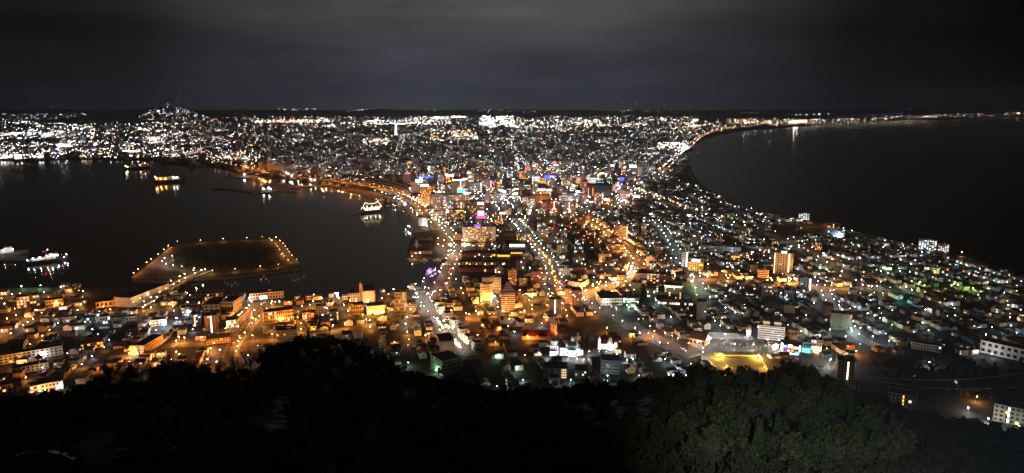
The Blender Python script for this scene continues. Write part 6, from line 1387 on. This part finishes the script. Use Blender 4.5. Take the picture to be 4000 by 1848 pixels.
LITS = [(2720, 1560), (2900, 1530), (3250, 1560), (3500, 1690), (3560, 1880), (2700, 1880), (2640, 1700)]
lit = []
for x, y, z in sample_slope(LITS, 700):
    if all((x - a) ** 2 + (y - b) ** 2 > (4.6 + math.hypot(x, y) * .007) ** 2 for a, b, c in lit): lit.append((x, y, z))
lit = lit[:115]
for x, y, z in lit:
    k = random.choices(['round', 'cone', 'bare'], [.7, .12, .18])[0]; d = math.hypot(x, y)
    lb = {'round': 'round leafy tree faintly lit on the near slope', 'cone': 'pointed conifer faintly lit on the near slope', 'bare': 'bare grey tree faintly lit on the near slope'}[k]
    tree(x, y, z - .3, k, random.uniform(.85, 1.5), lb, f'faintly lit {k} trees of the near slope', False)
# skyline of the wooded ridge
for i in range(108):
    u = random.choice([random.uniform(420, 1060), random.uniform(420, 1420), random.uniform(2640, 3350)]); v = interp(SIL, u); x, y, w = ray(u, v); hd = math.hypot(x, y); d = H / math.tan(math.atan2(-w, hd)) * .64 * random.uniform(.9, 1.04)
    x, y = x / hd * d, y / hd * d; z = terrain(u, d); k = random.choices(['bare', 'round', 'cone'], ([.88, .1, .02] if u < 1020 else [.4, .5, .1]) if u < 2000 else [.2, .65, .15])[0]
    lb = {'bare': 'bare black tree against the town lights on the ridge', 'round': 'dark bushy tree against the town lights on the ridge', 'cone': 'dark conifer against the town lights on the ridge'}[k]
    tree(x, y, z - .4, k, random.uniform(.8, 1.3) * (1.55 if u < 1020 else .5 if 2770 < u < 3020 else 1), lb, f'dark {k} trees along the ridge', False)
# town trees
for u, v, k, s in [(2290, 1330, 'bare', 1.7), (2305, 1360, 'bare', 1.6), (2280, 1350, 'bare', 1.5), (2318, 1345, 'bare', 1.4), (1900, 1215, 'round', 1.1), (1950, 1210, 'round', 1.0), (1160, 1250, 'round', 1.1), (1200, 1262, 'bare', 1.1), (1290, 1300, 'bare', 1.3), (1410, 1275, 'bare', 1.5), (1440, 1290, 'bare', 1.4), (1470, 1300, 'bare', 1.2), (1560, 846, 'bare', 1.2), (2966, 1366, 'round', .9), (2905, 1305, 'round', .8), (2625, 1305, 'round', .8),
                   (1720, 1470, 'round', .9), (1690, 1440, 'bare', 1.1), (1855, 1372, 'cone', 1.0), (1900, 1290, 'round', 1.2), (1970, 1300, 'round', 1.3), (2000, 1310, 'round', 1.2), (1930, 1300, 'round', 1.2), (2730, 900, 'round', 1.5), (2750, 905, 'round', 1.5), (3050, 905, 'round', 1.6), (3090, 915, 'round', 1.6), (3140, 925, 'round', 1.4)]:
    x, y, _ = P(u, v); tree(x, y, 0, k, s, {'round': 'dark leafy tree among the houses', 'cone': 'pointed conifer among the houses', 'bare': 'big bare winter tree among the houses'}[k], 'trees among the houses')
k = 0
while k < 44:
    u, v = random.choice([(random.uniform(1380, 2300), random.uniform(1200, 1480)), (random.uniform(2450, 3400), random.uniform(1150, 1380))]); x, y, _ = P(u, v); fgrid_hit = hits_foot(x, y, 3)
    if fgrid_hit or on_road(x, y, 4) or not visible(u, v) or any(inpoly(u, v, z) for z in VOID) or any(abs(x - h[1]) < 9 and abs(y - h[2]) < 9 for h in HOUSES): continue
    kk = random.choice(['round', 'round', 'bare', 'cone']); tree(x, y, 0, kk, random.uniform(.6, 1.0), {'round': 'dark leafy tree among the houses', 'cone': 'pointed conifer among the houses', 'bare': 'big bare winter tree among the houses'}[kk], 'trees among the houses'); k += 1
for k in range(22):      # clipped shrubs behind the lawn wall
    x, y, _ = P(2780 + k * 9.5 + random.uniform(-3, 3), 1386 + random.uniform(-5, 3)); t = tree(x, y, -2.2 if 0 else 0, 'round', random.uniform(.28, .42), 'small round shrub behind the floodlit lawn wall', 'shrubs behind the floodlit lawn wall', True, 'shrub')
# garlanded trees: bare trees wound with strings of lights
def garland(x, y, label, group, c='warm', s=.6):
    t = thing('garlanded_tree', label, 'tree', (x, y, 0), random.uniform(0, 6), group); tr, cr = MB(), MB(); gl = MB()
    h = 8 * s / .6; tr.bar((0, 0, 0), (0, 0, h * .4), .18, .12, BARK, 6)
    for k in range(7):
        a = rg.uniform(0, 6.28); p = Vector((0, 0, h * rg.uniform(.2, .4))); q = Vector((math.cos(a) * h * .3, math.sin(a) * h * .3, h * rg.uniform(.6, 1)))
        cr.bar(p, q, .07, .03, BARK, 4)
        for j in range(4): f = (j + .8) / 5; gl.octa(*p.lerp(q, f), .22, lamp(c, 24))
    tr.build('trunk', t); cr.build('crown', t); gl.build('light_string', t); beam(0, -h * .3, h * .5, c, 1500, t)
for u, v in [(1708, 1258), (1716, 1268), (1722, 1280), (1734, 1262), (1728, 1290), (1742, 1284), (1752, 1290), (1768, 1292), (1772, 1286), (1796, 1322), (1804, 1330), (1812, 1338), (1818, 1346), (1776, 1342), (1782, 1352), (1788, 1358), (1793, 1364), (1826, 1350)]:
    x, y, _ = P(u, v); garland(x, y, '', 'garlanded trees of the steep street'); NM.put(bpy.data.objects[-1] if 0 else [o for o in COL.objects if o.name.startswith('garlanded_tree')][-1], 'bare tree with warm light strings', x, y)
for f in np.linspace(0, 1, 15):
    pts = ROADS['tree lined avenue'][0]; q = pts[int(f * .98 * (len(pts) - 1) * .72) + 8]; garland(q[0] + random.uniform(-2, 2), q[1], '', 'garlanded trees of the avenue', 'amber', .75); NM.put([o for o in COL.objects if o.name.startswith('garlanded_tree')][-1], 'tree with amber light strings on avenue', q[0], q[1])

# the rest of the wood as one mass: dark crowns over the whole mountainside
cv, cf, cm_ = [], [], []
protos = []
for k in range(5):
    L_ = lobes(rg, 7, 4.0, 3, 8); v_, f_ = leafset(110, in_lobes(L_), .95, rg); protos.append(np.array(v_))
protos_n = []
for k in range(5):
    v_, f_ = leafset(420, in_lobes(lobes(rg, 10, 4.0, 3, 8)), .42, rg); protos_n.append(np.array(v_))
V = []; n_w = 0
def add_wood(x, y, z, s):
    a = random.uniform(0, 6.28); p = random.choice(protos_n if x * x + y * y < 360 ** 2 else protos); c, q = math.cos(a), math.sin(a)
    V.append(np.stack([x + s * (p[:, 0] * c - p[:, 1] * q), y + s * (p[:, 0] * q + p[:, 1] * c), z + s * p[:, 2] * random.uniform(.85, 1.3)], 1))
cnt = 0
while cnt < 4200:
    u = random.uniform(-700, 4800); v = interp(SIL, u); x, y, w = ray(u, v); hd = math.hypot(x, y); dh = H / math.tan(math.atan2(-w, hd)); d = dh * random.uniform(.10, 1.0) ** .75
    x, y = x / hd * d, y / hd * d
    if d < 90 or (420 < u < 1040 and d > dh * .56): continue
    uu, vv = proj(x, y, terrain(u, d))
    if any((x - a) ** 2 + (y - b) ** 2 < 20 for a, b, c in lit) or (inpoly(uu, vv, LITS) and random.random() < .6): continue
    if 2380 < uu < 2560 and 1560 < vv < 1660 and random.random() < .8: continue
    if 1040 < uu < 1120 and 1560 < vv < 1720 and random.random() < .8: continue
    if math.dist((uu, vv), (400, 1800)) < 110: continue
    add_wood(x, y, terrain(u, d) - .6, random.uniform(.7, 1.15)); cnt += 1
for k in range(480):        # wooded ground at the foot of the eastern slope, and the island's wood
    if k < 300: u, v = random.uniform(3380, 4050), random.uniform(1410, 1640)
    else: u, v = random.uniform(715, 1075), random.uniform(968, 1058)
    if k < 300 and not inpoly(u, v, [(3390, 1412), (3800, 1410), (4060, 1412), (4060, 1570), (3700, 1560), (3600, 1590), (3440, 1500)]): continue
    x, y, _ = P(u, v); add_wood(x, y, 0 if k < 300 else .6, random.uniform(.5, .9) if k < 300 else random.uniform(.3, .55))
A_ = np.concatenate(V); me = bpy.data.meshes.new('woodland'); nq = len(A_) // 4
me.vertices.add(len(A_)); me.vertices.foreach_set('co', A_.astype(np.float32).ravel()); me.loops.add(len(A_)); me.loops.foreach_set('vertex_index', np.arange(len(A_), dtype=np.int32))
me.polygons.add(nq); me.polygons.foreach_set('loop_start', np.arange(0, len(A_), 4, dtype=np.int32)); me.update(calc_edges=True)
me.materials.append(pbr('winter wood', (.030, .034, .018), .9, .5, .12)); o = bpy.data.objects.new('dark woodland', me); COL.objects.link(o); tag(o, 'dark mass of woodland on the mountainside', 'woodland', kind='stuff')
# thin snow showing between the trees
b = MB()
for u, v, n_, su, sv in ((2450, 1620, 70, 48, 20), (2530, 1578, 14, 14, 10), (1085, 1690, 26, 20, 14), (1100, 1590, 18, 14, 12), (1085, 1640, 8, 12, 14), (600, 1775, 50, 70, 26)):
    for _ in range(n_):
        p = on_slope(u + random.gauss(0, su), v + random.gauss(0, sv)); r_ = random.uniform(.5, 2.2); m_ = 9; ph = random.uniform(0, 6)
        ring = []
        for i in range(m_):
            a = 2 * math.pi * i / m_; q = r_ * random.uniform(.45, 1.15); X_, Y_ = p[0] + math.cos(a) * q * 1.8, p[1] + math.sin(a) * q
            ring.append((X_, Y_, terrain(proj(X_, Y_, p[2])[0], math.hypot(X_, Y_)) + 2.3))
        b.add(ring + [(p[0], p[1], p[2] + 2.6)], [(i, (i + 1) % m_, m_) for i in range(m_)], SNOW)
tag(b.build('thin snow'), 'thin snow lying between dark trees', kind='stuff')
# the summit station's floodlight that catches the trees on the near slope
x, y, z = 14, 4, H - 4
t = thing('summit_floodlight', 'summit station floodlight shining down on the near trees', 'floodlight', (x, y, z))
b = MB(); b.cyl(0, 0, -8, 0, .15, .12, STEEL, 6); b.build('stand', t)
sl = bpy.data.lights.new('floodlight beam', 'SPOT'); sl.energy = 1150000; sl.color = (1, .98, .92); sl.spot_size = R(30); sl.spot_blend = 1.0; sl.shadow_soft_size = .3
so = bpy.data.objects.new('floodlight beam', sl); COL.objects.link(so); so.location = (x, y + .4, z + .3)
tgt = Vector(on_slope(3120, 1770)); so.rotation_euler = (tgt - so.location).to_track_quat('-Z', 'Y').to_euler()
NM.done()

# ------------------------------------------------------------------ night haze
hm = bpy.data.materials.new('night haze'); hm.use_nodes = True; hn = hm.node_tree.nodes
hn.remove(hn['Principled BSDF']); pv = hn.new('ShaderNodeVolumePrincipled'); pv.inputs['Color'].default_value = (.58, .76, 1, 1); pv.inputs['Density'].default_value = 2.6e-5; pv.inputs['Anisotropy'].default_value = 0
hm.node_tree.links.new(pv.outputs[0], hn['Material Output'].inputs['Volume'])
mb = MB(); mb.prism([(-22000, -4000), (22000, -4000), (22000, 16500), (-22000, 16500)], -7.5, 420, hm, None, True)
tag(mb.build('haze'), 'thin night haze over the town and sea', kind='stuff')
